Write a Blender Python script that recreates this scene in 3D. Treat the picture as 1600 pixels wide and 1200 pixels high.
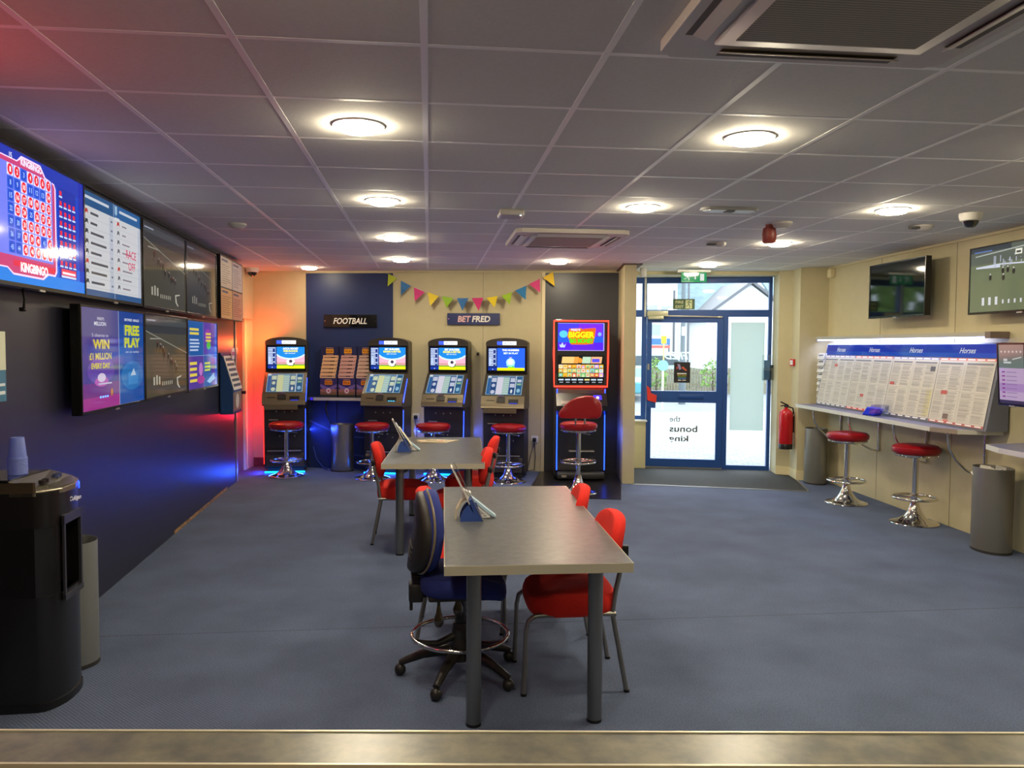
import bpy, bmesh, math, random
from mathutils import Matrix, Vector
R = math.radians
random.seed(7)
for o in list(bpy.data.objects):
    bpy.data.objects.remove(o)
SC = bpy.context.scene
COL = SC.collection

# ------------------------------------------------------------------ camera
cd = bpy.data.cameras.new('camera')
cam = bpy.data.objects.new('camera', cd)
COL.objects.link(cam)
SC.camera = cam
YAW, PITCH, ROLL, CAMZ = .1054, .0470, .0057, 1.59
cd.sensor_width = 36
cd.lens = 36 * 1225.6 / 1600
cd.clip_start = .02
cd.clip_end = 300
fw = Vector((math.sin(YAW) * math.cos(PITCH), math.cos(YAW) * math.cos(PITCH), -math.sin(PITCH)))
rt = Vector((math.cos(YAW), -math.sin(YAW), 0))
up = rt.cross(fw)
r2 = rt * math.cos(ROLL) + up * math.sin(ROLL)
u2 = r2.cross(fw)
cam.matrix_world = Matrix(((r2.x, u2.x, -fw.x, 0), (r2.y, u2.y, -fw.y, 0), (r2.z, u2.z, -fw.z, CAMZ), (0, 0, 0, 1)))
SC.view_settings.view_transform = 'Standard'
SC.view_settings.look = 'None'
SC.view_settings.exposure = 0.26
SC.view_settings.gamma = 1
SC.view_settings.use_curve_mapping = False

# ------------------------------------------------------------------ daylight
SKY = 4.6
LAMP = 175.0
w = bpy.data.worlds.new('overcast_sky')
SC.world = w
w.use_nodes = True
nt = w.node_tree
nt.nodes['Background'].inputs[0].default_value = (.72, .86, 1.0, 1)
nt.nodes['Background'].inputs[1].default_value = SKY
# overcast sun, soft
sl = bpy.data.lights.new('sun', 'SUN')
sl.energy = 1.2
sl.angle = R(25)
sl.color = (1, .97, .92)
so = bpy.data.objects.new('sun', sl)
COL.objects.link(so)
so.rotation_euler = (R(-48), R(12), 0)

# ------------------------------------------------------------------ materials
def lin(c):
    return tuple(((v / 255) / 12.92 if v / 255 <= .04045 else ((v / 255 + .055) / 1.055) ** 2.4) for v in c)
MATS = {}
def mat(name, col=(128, 128, 128), rough=.5, metal=0.0, emit=0.0, noise=None, bump=0.0, nscale=40.0, spec=None, alpha=None, coat=0):
    """principled; noise = second sRGB colour mixed in by a noise texture in object space"""
    if name in MATS:
        return MATS[name]
    m = bpy.data.materials.new(name)
    m.use_nodes = True
    t = m.node_tree
    b = t.nodes['Principled BSDF']
    c = (*lin(col), 1)
    b.inputs['Base Color'].default_value = c
    b.inputs['Roughness'].default_value = rough
    b.inputs['Metallic'].default_value = metal
    if spec is not None:
        b.inputs['Specular IOR Level'].default_value = spec
    if coat:
        b.inputs['Coat Weight'].default_value = coat
        b.inputs['Coat Roughness'].default_value = .06
    if emit:
        b.inputs['Emission Color'].default_value = c
        b.inputs['Emission Strength'].default_value = emit
        b.inputs['Base Color'].default_value = (.004, .004, .005, 1)
    if noise or bump:
        tc = t.nodes.new('ShaderNodeTexCoord')
        n = t.nodes.new('ShaderNodeTexNoise')
        n.inputs['Scale'].default_value = nscale
        n.inputs['Detail'].default_value = 6
        n.inputs['Roughness'].default_value = .6
        t.links.new(tc.outputs['Object'], n.inputs['Vector'])
        if noise:
            rp = t.nodes.new('ShaderNodeValToRGB')
            rp.color_ramp.elements[0].position = .35
            rp.color_ramp.elements[1].position = .65
            rp.color_ramp.elements[0].color = c
            rp.color_ramp.elements[1].color = (*lin(noise), 1)
            t.links.new(n.outputs['Fac'], rp.inputs['Fac'])
            t.links.new(rp.outputs['Color'], b.inputs['Base Color'])
        if bump:
            bp = t.nodes.new('ShaderNodeBump')
            bp.inputs['Strength'].default_value = bump
            bp.inputs['Distance'].default_value = .003
            t.links.new(n.outputs['Fac'], bp.inputs['Height'])
            t.links.new(bp.outputs['Normal'], b.inputs['Normal'])
    MATS[name] = m
    return m
def em(col, s=1.0):
    k = 'lit_%02x%02x%02x_%d' % (*[int(v) for v in col], int(s * 100))
    return mat(k, col, .07, 0, s, spec=.45)
def df(col, rough=.6):
    return mat('flat_%02x%02x%02x_%d' % (*[int(v) for v in col], int(rough * 100)), col, rough)
def glass_mat(name, tint=(1, 1, 1), gloss=.07, milky=0.0):
    m = bpy.data.materials.new(name)
    m.use_nodes = True
    t = m.node_tree
    t.nodes.clear()
    out = t.nodes.new('ShaderNodeOutputMaterial')
    tr = t.nodes.new('ShaderNodeBsdfTransparent')
    tr.inputs[0].default_value = (*tint, 1)
    gl = t.nodes.new('ShaderNodeBsdfGlossy')
    gl.inputs['Roughness'].default_value = .02
    mx = t.nodes.new('ShaderNodeMixShader')
    mx.inputs[0].default_value = gloss
    t.links.new(tr.outputs[0], mx.inputs[1])
    t.links.new(gl.outputs[0], mx.inputs[2])
    last = mx
    if milky:
        tl = t.nodes.new('ShaderNodeBsdfTranslucent')
        tl.inputs[0].default_value = (.52, .58, .55, 1)
        df_ = t.nodes.new('ShaderNodeBsdfDiffuse')
        df_.inputs[0].default_value = (.8, .86, .84, 1)
        m1 = t.nodes.new('ShaderNodeMixShader')
        m1.inputs[0].default_value = .25
        t.links.new(tl.outputs[0], m1.inputs[1])
        t.links.new(df_.outputs[0], m1.inputs[2])
        m2 = t.nodes.new('ShaderNodeMixShader')
        m2.inputs[0].default_value = milky
        t.links.new(mx.outputs[0], m2.inputs[1])
        t.links.new(m1.outputs[0], m2.inputs[2])
        last = m2
    t.links.new(last.outputs[0], out.inputs[0])
    return m

# carpet: blue-grey, woven twill rows and worn dark patches
def carpet_mat():
    m = bpy.data.materials.new('blue_grey_carpet')
    m.use_nodes = True
    t = m.node_tree
    b = t.nodes['Principled BSDF']
    b.inputs['Roughness'].default_value = .95
    b.inputs['Specular IOR Level'].default_value = .15
    tc = t.nodes.new('ShaderNodeTexCoord')
    n1 = t.nodes.new('ShaderNodeTexNoise')
    n1.inputs['Scale'].default_value = 2.2
    n1.inputs['Detail'].default_value = 5
    t.links.new(tc.outputs['Object'], n1.inputs['Vector'])
    n2 = t.nodes.new('ShaderNodeTexNoise')
    n2.inputs['Scale'].default_value = 140
    n2.inputs['Detail'].default_value = 3
    t.links.new(tc.outputs['Object'], n2.inputs['Vector'])
    wv = t.nodes.new('ShaderNodeTexWave')
    wv.bands_direction = 'DIAGONAL'
    wv.inputs['Scale'].default_value = 34
    wv.inputs['Distortion'].default_value = 3.0
    wv.inputs['Detail'].default_value = 2
    wv.inputs['Detail Scale'].default_value = 6
    t.links.new(tc.outputs['Object'], wv.inputs['Vector'])
    r1 = t.nodes.new('ShaderNodeValToRGB')
    r1.color_ramp.elements[0].position = .3
    r1.color_ramp.elements[1].position = .7
    r1.color_ramp.elements[0].color = (*lin((84, 95, 120)), 1)
    r1.color_ramp.elements[1].color = (*lin((96, 108, 136)), 1)
    t.links.new(n1.outputs['Fac'], r1.inputs['Fac'])
    mx = t.nodes.new('ShaderNodeMix')
    mx.data_type = 'RGBA'
    mx.blend_type = 'OVERLAY'
    mx.inputs['Factor'].default_value = .55
    t.links.new(r1.outputs['Color'], mx.inputs[6])
    t.links.new(n2.outputs['Fac'], mx.inputs[7])
    mx2 = t.nodes.new('ShaderNodeMix')
    mx2.data_type = 'RGBA'
    mx2.blend_type = 'OVERLAY'
    mx2.inputs['Factor'].default_value = .10
    t.links.new(mx.outputs[2], mx2.inputs[6])
    t.links.new(wv.outputs['Fac'], mx2.inputs[7])
    t.links.new(mx2.outputs[2], b.inputs['Base Color'])
    bp = t.nodes.new('ShaderNodeBump')
    bp.inputs['Strength'].default_value = .5
    bp.inputs['Distance'].default_value = .004
    ad = t.nodes.new('ShaderNodeMath')
    t.links.new(n2.outputs['Fac'], ad.inputs[0])
    t.links.new(wv.outputs['Fac'], ad.inputs[1])
    t.links.new(ad.outputs[0], bp.inputs['Height'])
    t.links.new(bp.outputs['Normal'], b.inputs['Normal'])
    return m

CHROME = mat('chrome', (225, 222, 215), .09, 1)
STEEL = mat('brushed_steel', (150, 148, 142), .34, 1)
EDGE = mat('silver_edging', (204, 198, 176), .35, .35)
RED_L = mat('red_leatherette', (146, 13, 24), .3, 0, bump=.1, nscale=120)
RED_F = mat('red_fabric', (226, 40, 26), .92, 0, noise=(206, 32, 22), bump=.3, nscale=300)
BLACK = mat('black_plastic', (18, 18, 19), .35)
BLACKM = mat('black_matt_metal', (30, 30, 33), .45, .2, bump=.05)
DKGREY = mat('dark_grey_plastic', (62, 60, 62), .38, .1)
CREAM = mat('cream_wall', (200, 190, 152), .55, 0, noise=(196, 186, 147), bump=.04, nscale=8)
CREAM2 = mat('cream_woodwork', (228, 215, 172), .4)
WHITE = mat('white_plastic', (225, 225, 220), .35)
NAVY = mat('navy_paint', (36, 52, 98), .42, 0, noise=(34, 49, 94), nscale=3)
CHAR = mat('charcoal_navy_paint', (38, 38, 52), .38, 0, noise=(36, 36, 49), nscale=3)
DARKP = mat('dark_grey_panel', (48, 50, 58), .35)
BLUEF = mat('blue_door_frame', (30, 76, 150), .4)
TOPM = mat('grey_stone_laminate', (94, 95, 96), .33, 0, noise=(76, 78, 82), bump=.04, nscale=26)
GLASS = glass_mat('window_glass', gloss=.03)
ALU = mat('aluminium', (168, 165, 158), .4, .8)

# ------------------------------------------------------------------ mesh builder
TXT = {}
def text_geo(s, shear=0.0, bold=0.0):
    k = (s, shear, bold)
    if k in TXT:
        return TXT[k]
    cu = bpy.data.curves.new('t', 'FONT')
    cu.body = s
    cu.shear = shear
    cu.offset = bold
    cu.resolution_u = 3
    cu.align_x = 'LEFT'
    ob = bpy.data.objects.new('t', cu)
    COL.objects.link(ob)
    bpy.context.view_layer.update()
    me = bpy.data.meshes.new_from_object(ob.evaluated_get(bpy.context.evaluated_depsgraph_get()))
    vs = [v.co.copy() for v in me.vertices]
    fs = [tuple(p.vertices) for p in me.polygons]
    bpy.data.objects.remove(ob)
    bpy.data.curves.remove(cu)
    bpy.data.meshes.remove(me)
    x0 = min(v.x for v in vs); x1 = max(v.x for v in vs)
    y0 = min(v.y for v in vs); y1 = max(v.y for v in vs)
    pts = [((v.x - x0) / (x1 - x0) - .5, (v.y - y0) / (y1 - y0) - .5) for v in vs]
    TXT[k] = (pts, fs, (x1 - x0) / (y1 - y0))
    return TXT[k]

class MB:
    def __init__(s, m=None):
        s.v = []; s.f = []; s.mi = []; s.sm = []; s.mats = []; s.m = m; s.T = Matrix()
    def slot(s, m):
        m = m or s.m
        if m not in s.mats:
            s.mats.append(m)
        return s.mats.index(m)
    def add(s, vs, fs, m=None, smooth=False):
        b = len(s.v); k = s.slot(m)
        s.v += [s.T @ Vector(v) for v in vs]
        for f in fs:
            s.f.append(tuple(i + b for i in f)); s.mi.append(k); s.sm.append(smooth)
        return s
    def box(s, c, d, m=None, rot=None):
        x, y, z = (q / 2 for q in d)
        vs = [Vector((i, j, k)) for i in (-x, x) for j in (-y, y) for k in (-z, z)]
        if rot is not None:
            vs = [rot @ v for v in vs]
        vs = [v + Vector(c) for v in vs]
        return s.add(vs, [(0, 1, 3, 2), (4, 6, 7, 5), (0, 4, 5, 1), (2, 3, 7, 6), (0, 2, 6, 4), (1, 5, 7, 3)], m)
    def b2(s, a, b, m=None):
        return s.box([(a[i] + b[i]) / 2 for i in range(3)], [abs(b[i] - a[i]) for i in range(3)], m)
    def rbox(s, c, d, r=.01, seg=2, m=None, rot=None):
        bm = bmesh.new()
        bmesh.ops.create_cube(bm, size=1)
        for v in bm.verts:
            v.co = Vector((v.co.x * d[0], v.co.y * d[1], v.co.z * d[2]))
        r = min(r, min(d) * .49)
        bmesh.ops.bevel(bm, geom=list(bm.edges), offset=r, segments=seg, profile=.5, affect='EDGES')
        vs = []
        for v in bm.verts:
            q = v.co if rot is None else rot @ v.co
            vs.append(q + Vector(c))
        fs = [tuple(v.index for v in f.verts) for f in bm.faces]
        bm.free()
        return s.add(vs, fs, m, True)
    def prism(s, pts, a, b, axis='z', m=None):
        """polygon extruded along axis from a to b; pts are the two other coordinates"""
        n = len(pts)
        def P(p, h):
            return (p[0], p[1], h) if axis == 'z' else ((h, p[0], p[1]) if axis == 'x' else (p[0], h, p[1]))
        vs = [P(p, a) for p in pts] + [P(p, b) for p in pts]
        fs = [tuple(range(n))[::-1], tuple(range(n, 2 * n))] + [(i, (i + 1) % n, n + (i + 1) % n, n + i) for i in range(n)]
        return s.add(vs, fs, m)
    def lathe(s, prof, c=(0, 0, 0), n=40, m=None, smooth=True, sx=1, sy=1):
        vs = []; fs = []
        for (r, z) in prof:
            for i in range(n):
                a = 2 * math.pi * i / n
                vs.append((c[0] + r * sx * math.cos(a), c[1] + r * sy * math.sin(a), c[2] + z))
        for j in range(len(prof) - 1):
            for i in range(n):
                fs.append((j * n + i, j * n + (i + 1) % n, (j + 1) * n + (i + 1) % n, (j + 1) * n + i))
        if prof[0][0] > 1e-5: fs.append(tuple(range(n))[::-1])
        if prof[-1][0] > 1e-5: fs.append(tuple((len(prof) - 1) * n + i for i in range(n)))
        return s.add(vs, fs, m, smooth)
    def cyl(s, c, r, h, m=None, n=28, axis='z'):
        prof = [(r, -h / 2), (r, h / 2)]
        k = MB(m or s.m); k.lathe(prof, (0, 0, 0), n)
        if axis == 'x': Q = Matrix.Rotation(R(90), 3, 'Y')
        elif axis == 'y': Q = Matrix.Rotation(R(90), 3, 'X')
        else: Q = Matrix.Identity(3)
        return s.add([Q @ v + Vector(c) for v in k.v], k.f, m, True)
    def tube(s, pts, r, m=None, n=12, closed=False, rs=None):
        pts = [Vector(p) for p in pts]
        N = len(pts); vs = []; fs = []
        prev = None
        for i, p in enumerate(pts):
            if closed: t = (pts[(i + 1) % N] - pts[i - 1]).normalized()
            elif i == 0: t = (pts[1] - p).normalized()
            elif i == N - 1: t = (p - pts[-2]).normalized()
            else: t = ((pts[i + 1] - p).normalized() + (p - pts[i - 1]).normalized()).normalized()
            if prev is None:
                a = Vector((0, 0, 1)) if abs(t.z) < .9 else Vector((1, 0, 0))
                u = t.cross(a).normalized()
            else:
                u = (prev - t * prev.dot(t)).normalized()
            prev = u
            v = t.cross(u)
            rr = rs[i] if rs else r
            for k in range(n):
                a = 2 * math.pi * k / n
                vs.append(p + (u * math.cos(a) + v * math.sin(a)) * rr)
        for i in range(N if closed else N - 1):
            j = (i + 1) % N
            for k in range(n):
                fs.append((i * n + k, i * n + (k + 1) % n, j * n + (k + 1) % n, j * n + k))
        if not closed:
            fs.append(tuple(range(n))[::-1]); fs.append(tuple((N - 1) * n + k for k in range(n)))
        return s.add(vs, fs, m, True)
    def pad(s, outline, th, m=None, curve=0.0, c=(0, 0, 0), rot=None, steps=6):
        """cushion: outline in x,z, domed to half-thickness th/2 on both sides (y)"""
        n = len(outline)
        cx = sum(p[0] for p in outline) / n; cz = sum(p[1] for p in outline) / n
        rings = []
        for side in (-1, 1):
            for k in range(steps + 1):
                a = k / steps * math.pi / 2
                rings.append((side, a))
        order = [(-1, math.pi / 2 * (1 - k / steps)) for k in range(steps)] + [(1, math.pi / 2 * k / steps) for k in range(steps + 1)]
        vs = []; fs = []
        W = max(abs(p[0] - cx) for p in outline)
        for (sd, a) in order:
            inset = .3 * th * (1 - math.cos(a)) / max(W, .01)
            if a > math.pi / 2 - 1e-4: inset = .3 * th / W + .25
            for p in outline:
                x = cx + (p[0] - cx) * (1 - inset); z = cz + (p[1] - cz) * (1 - inset)
                y = sd * th / 2 * math.sin(a)
                vs.append(Vector((x, y + curve * ((x - cx) / W) ** 2, z)))
        L = len(order)
        for j in range(L - 1):
            for i in range(n):
                fs.append((j * n + i, j * n + (i + 1) % n, (j + 1) * n + (i + 1) % n, (j + 1) * n + i))
        fs.append(tuple(range(n))[::-1]); fs.append(tuple((L - 1) * n + i for i in range(n)))
        if rot is not None: vs = [rot @ v for v in vs]
        return s.add([v + Vector(c) for v in vs], fs, m, True)
    def text(s, st, c, w, h, m=None, depth=0.0, shear=0, bold=0, mirror=False):
        """flat lettering in the x,z plane facing -y, fitted in w x h, centred on c"""
        pts, fs, asp = text_geo(st, shear, bold)
        if w is None: w = h * asp
        sx = -1 if mirror else 1
        s.add([(c[0] + sx * p[0] * w, c[1] - depth, c[2] + p[1] * h) for p in pts], fs, m)
        if depth: s.add([(c[0] + sx * p[0] * w, c[1], c[2] + p[1] * h) for p in pts], fs, m)
        return s
    def build(s, name, parent=None, kind=None, bevel=0, label=None, loc=None, rot=None):
        me = bpy.data.meshes.new(name)
        me.from_pydata([tuple(v) for v in s.v], [], s.f)
        for m in s.mats: me.materials.append(m)
        me.polygons.foreach_set('material_index', s.mi)
        me.polygons.foreach_set('use_smooth', s.sm)
        bm = bmesh.new(); bm.from_mesh(me)
        bmesh.ops.recalc_face_normals(bm, faces=bm.faces)
        bm.to_mesh(me); bm.free()
        me.update()
        if any(s.sm):
            try: me.set_sharp_from_angle(angle=R(42))
            except Exception: pass
        o = bpy.data.objects.new(name, me)
        COL.objects.link(o)
        if parent is not None: o.parent = parent
        if kind: o['kind'] = kind
        if label: o['label'] = label
        if loc: o.location = loc
        if rot is not None: o.rotation_euler = (0, 0, rot)
        if bevel:
            b = o.modifiers.new('bevel', 'BEVEL'); b.width = bevel; b.segments = 2; b.limit_method = 'ANGLE'
        return o

class Face:
    """flat artwork (a lit screen or print) in x,z facing -y; u,v in 0..1"""
    def __init__(s, w, h, z0=0.0, lit=1.0, y=0.0, cx=0.0):
        s.w, s.h, s.z0, s.lit, s.y, s.cx = w, h, z0, lit, y, cx; s.mb = MB(); s.st = .0007
    def M(s, c, k=None):
        if hasattr(c, 'node_tree'): return c
        return em(c, k or s.lit) if s.lit else df(c, .45)
    def p(s, u, v, L): return (s.cx + (u - .5) * s.w, s.y - L * s.st, s.z0 + v * s.h)
    def rect(s, u0, v0, u1, v1, c, L=1, k=None):
        s.mb.add([s.p(u0, v0, L), s.p(u1, v0, L), s.p(u1, v1, L), s.p(u0, v1, L)], [(0, 1, 2, 3)], s.M(c, k)); return s
    def poly(s, pts, c, L=1, k=None):
        s.mb.add([s.p(a, b, L) for a, b in pts], [tuple(range(len(pts)))], s.M(c, k)); return s
    def ell(s, u, v, ru, rv, c, L=2, n=24, k=None):
        return s.poly([(u + ru * math.cos(2 * math.pi * i / n), v + rv * math.sin(2 * math.pi * i / n)) for i in range(n)], c, L, k)
    def text(s, st, u, v, w, h, c, L=4, shear=0, bold=.01, mirror=False, k=None):
        q = s.p(u, v, L)
        s.mb.text(st, q, w * s.w if w else None, h * s.h, s.M(c, k), 0, shear, bold, mirror); return s
    def bars(s, u0, v0, u1, v1, n, c, L=3, fill=.5, rnd=0.0):
        for i in range(n):
            a = v0 + (v1 - v0) * i / n
            ue = u1 - rnd * random.random() * (u1 - u0)
            s.rect(u0, a, ue, a + (v1 - v0) / n * fill, c, L)
        return s

def thing(name, label, cat, loc=(0, 0, 0), rot=0.0, group=None):
    o = bpy.data.objects.new(name, None)
    o.empty_display_size = .1
    COL.objects.link(o)
    o.location = loc; o.rotation_euler = (0, 0, rot)
    o['label'] = label; o['category'] = cat
    if group: o['group'] = group
    return o
def tag(o, label, cat, group=None):
    o['label'] = label; o['category'] = cat
    if group: o['group'] = group
    return o
def dup(root, loc, rot, label, group=None):
    r = root.copy(); COL.objects.link(r); r.location = loc; r.rotation_euler = (0, 0, rot); r['label'] = label
    if group: r['group'] = group
    for ch in list(root.children):
        c = ch.copy(); COL.objects.link(c); c.parent = r
        for g in list(ch.children):
            d = g.copy(); COL.objects.link(d); d.parent = c
    return r
def light(name, kind, loc, power, col, parent=None, size=.2, rot=(0, 0, 0), sy=None):
    l = bpy.data.lights.new(name, kind)
    l.energy = power; l.color = col
    if kind == 'AREA':
        l.shape = 'RECTANGLE' if sy else 'DISK'; l.size = size
        if sy: l.size_y = sy
    elif kind == 'POINT': l.shadow_soft_size = size
    o = bpy.data.objects.new(name, l); COL.objects.link(o)
    o.location = loc; o.rotation_euler = rot
    if parent: o.parent = parent
    return o

# ------------------------------------------------------------------ room frame
H = 2.56
LA = math.atan2(.241, 5.7)                     # the left wall drifts outwards going back
def lx(y): return -2.015 - .0423 * (y - 4)
def rx(y): return 4.66 + .035 * (y - 6.5)
def by(x): return 10.165 - .185 * x
RL = R(90) + LA                                # things hung on the left wall
RR = R(-90) - math.atan(.035)                  # things hung on the right wall
RB = -math.atan(.185)                          # things hung on the back wall
RF = -math.atan(.25)                           # things on the shop front
def fy(x): return 9.95 - .25 * (x - 3.6)

CARPET = carpet_mat()
fl = MB(CARPET)
fl.prism([(-2.6, -2.5), (5.1, -2.5), (5.1, 9.3), (4.6, 10.0), (2.3, 10.5), (-2.7, 11.0)], -.05, 0)
fl.build('floor', kind='structure')
# carpet joins: very thin lines pressed in the pile
SEAM = mat('carpet_seam', (76, 85, 108), .95)
q = MB(SEAM); q.b2((-1.9, 4.42, 0), (4.55, 4.426, .0012)); q.build('trim_1', kind='structure')

# ceiling: 600 mm tiles in a painted T-bar grid
TILE = mat('ceiling_tile', (222, 221, 215), .85, 0, noise=(217, 216, 210), bump=.25, nscale=60)
BARM = mat('ceiling_grid_white', (250, 249, 244), .5)
c = MB(TILE)
c.prism([(-2.6, -2.5), (5.1, -2.5), (5.1, 9.3), (4.6, 10.4), (2.3, 10.6), (-2.7, 11.0)], H, H + .05)
x = -1.217 - 1.2
while x < 4.9:
    c.b2((x - .012, -2.5, H - .0009), (x + .012, min(by(x), 9.9 if x < 2.4 else 9.95), H + .001), BARM); x += .6
y = 2.594 - .6 * 8
while y < 10.6:
    x1 = 4.75 if y < 9.9 else (10.165 - y) / .185
    if x1 > -2.3: c.b2((-2.4, y - .012, H - .0006), (x1, y + .012, H + .001), BARM)
    y += .6
c.build('ceiling', kind='structure')

# walls
def slab(name, a, b, th, z0, z1, m, extra=None):
    """vertical wall whose face runs a->b; thickness th on its left-hand side"""
    a = Vector((*a, 0)); b = Vector((*b, 0)); d = (b - a).normalized(); n = Vector((-d.y, d.x, 0)) * th
    k = MB(m)
    k.prism([(a.x, a.y), (b.x, b.y), (b.x + n.x, b.y + n.y), (a.x + n.x, a.y + n.y)], z0, z1)
    if extra: extra(k)
    return k.build(name, kind='structure')
slab('wall_left', (lx(-2.5), -2.5), (lx(9.42), 9.42), .1, 0, H, CHAR)
slab('wall_front', (5.1, -2.5), (-2.6, -2.5), -.1, 0, H, CREAM)
def seams(k):
    for yy in (4.09, 5.32, 6.555, 7.794):
        k.box((rx(yy) - .0005, yy, H / 2), (.002, .006, H), df((120, 110, 90)))
slab('wall_right', (rx(-2.5), -2.5), (rx(9.3), 9.3), -.1, 0, H, CREAM, seams)
def bseam(k):
    xx = .685; k.box((xx, by(xx) - .0005, H / 2), (.006, .002, H), df((150, 138, 110)), Matrix.Rotation(RB, 3, 'Z'))
slab('wall_back', (-2.7, by(-2.7)), (2.42, by(2.42)), .1, 0, H, CREAM, bseam)
# painted upright panels on the back wall
def wallpanel(name, x0, x1, z0, z1, m, t=.012):
    k = MB(m); k.prism([(x0, by(x0)), (x1, by(x1)), (x1, by(x1) - t), (x0, by(x0) - t)], z0, z1)
    return k.build(name, kind='structure')
PITCHB = mat('navy_print', (36, 52, 98), .4)
wallpanel('trim_2', -1.59, -.463, 0, 2.53, NAVY)
k = MB(df((70, 92, 150), .4))                      # pale pitch markings printed low on the navy panel
for (a0, z0, a1, z1) in ((-1.56, .62, -1.12, .42), (-1.12, .42, -.8, .40), (-.8, .56, -.5, .50), (-1.0, .18, -.55, .12), (-1.3, .5, -1.05, .58)):
    dx, dz = a1 - a0, z1 - z0; l = math.hypot(dx, dz); nx, nz = -dz / l * .011, dx / l * .011
    k.add([(a0 + nx, by(a0 + nx) - .0135, z0 + nz), (a1 + nx, by(a1 + nx) - .0135, z1 + nz), (a1 - nx, by(a1 - nx) - .0135, z1 - nz), (a0 - nx, by(a0 - nx) - .0135, z0 - nz)], [(0, 1, 2, 3)])
k.build('trim_3', kind='structure')
wallpanel('trim_4', 1.462, 2.40, 0, 2.53, DARKP)
wallpanel('trim_5', 1.418, 1.460, 0, 2.54, CREAM2, .03)
# edge angle between ceiling and walls
k = MB(CREAM)
k.prism([(-2.5, by(-2.5)), (2.3, by(2.3)), (2.3, by(2.3) - .02), (-2.5, by(-2.5) - .02)], 2.532, H)
k.prism([(rx(-2.5), -2.5), (rx(8.95), 8.95), (rx(8.95) - .02, 8.95), (rx(-2.5) - .02, -2.5)], H - .022, H)
k.prism([(lx(-2.5), -2.5), (lx(9.42), 9.42), (lx(9.42) + .02, 9.42), (lx(-2.5) + .02, -2.5)], H - .022, H, m=CHAR)
k.build('trim_6', kind='structure')
# left wall end: aluminium angle, then a lobby recess with a brown door
k = MB(ALU); k.b2((lx(9.42) - .005, 9.39, 0), (lx(9.42) + .012, 9.435, H - .6)); k.build('trim_7', kind='structure')
k = MB(CREAM); k.b2((-2.46, 9.42, 1.93), (lx(9.4) - .04, 10.75, H)); k.build('wall_recess', kind='structure')
MAUVE = mat('brown_door_paint', (104, 78, 66), .45)
d = thing('door_1', '', ''); del d['label']; del d['category']; d['kind'] = 'structure'
d.location = (-2.36, 9.42, 0)
k = MB(MAUVE); k.b2((-.04, 0, 0), (0, .86, 1.93)); k.build('door_leaf', d)
k = MB(CREAM2); k.b2((-.05, .86, 0), (.03, .93, 1.95)); k.build('door_frame', d)
k = MB(BLACK); k.cyl((.03, .76, 1.0), .02, .06, axis='x'); k.build('door_handle', d)
k = MB(CREAM2); k.prism([(-2.40, 10.38), (-2.33, 10.38), (-2.30, by(-2.3)), (-2.40, by(-2.4))], 0, H); k.build('wall_corner', kind='structure')
k = MB(mat('worn_skirting', (120, 60, 52), .6, 0, noise=(80, 46, 42), nscale=20))
k.prism([(-2.30, by(-2.3)), (-1.6, by(-1.6)), (-1.6, by(-1.6) - .016), (-2.30, by(-2.3) - .016)], 0, .12); k.build('baseboard_back', kind='structure')
k = MB(mat('chipped_paint', (168, 132, 84), .8, 0, noise=(50, 44, 52), nscale=30))
k.prism([(lx(6.8) , 6.8), (lx(8.9), 8.9), (lx(8.9) + .006, 8.9), (lx(6.8) + .006, 6.8)], 0, .028); k.build('baseboard_left', kind='structure')

# partition beside the slot machine, lintel and right-hand reveal
PX = [(2.25, 8.94), (2.385, 8.915), (2.53, 9.85), (2.39, 9.85)]
k = MB(CREAM); k.prism(PX, 0, 2.547)
k.prism([(2.22, 8.90), (2.44, 8.86), (2.58, 9.85), (2.36, 9.85)], 2.547, H, m=mat('shadow_gap_cap', (110, 92, 84), .7))
k.build('wall_partition', kind='structure')
k = MB(CREAM); k.prism([(2.5, 9.80), (4.40, 9.49), (4.46, 9.80), (2.55, 10.24)], 2.515, H); k.build('wall_lintel', kind='structure')
k = MB(CREAM)
k.prism([(4.36, 9.46), (4.50, 9.37), (4.43, 9.035), (rx(8.93), 8.955), (4.95, 9.0), (4.95, 10.0), (4.42, 9.76)], 0, H)
k.build('wall_column', kind='structure')
k = MB(CREAM2); k.prism([(4.355, 9.45), (4.494, 9.362), (4.42, 9.022), (rx(8.93), 8.942), (rx(8.93), 8.955), (4.43, 9.035), (4.50, 9.372), (4.36, 9.462)], 0, .11)
k.build('baseboard_right', kind='structure')
k = MB(CREAM); k.prism([(2.45, fy(2.45) - .1), (2.835, fy(2.835) - .1), (2.835, fy(2.835) + .05), (2.45, fy(2.45) + .05)], 0, .62)
k.b2((2.42, fy(2.45) - .16, .11), (2.43, fy(2.45) - .15, .12))
k.build('wall_below_window', kind='structure')
k = MB(WHITE); k.prism([(2.44, fy(2.45) - .13), (2.845, fy(2.835) - .13), (2.845, fy(2.835) - .02), (2.44, fy(2.45) - .02)], .62, .64); k.build('window_sill_1', kind='structure')

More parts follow.
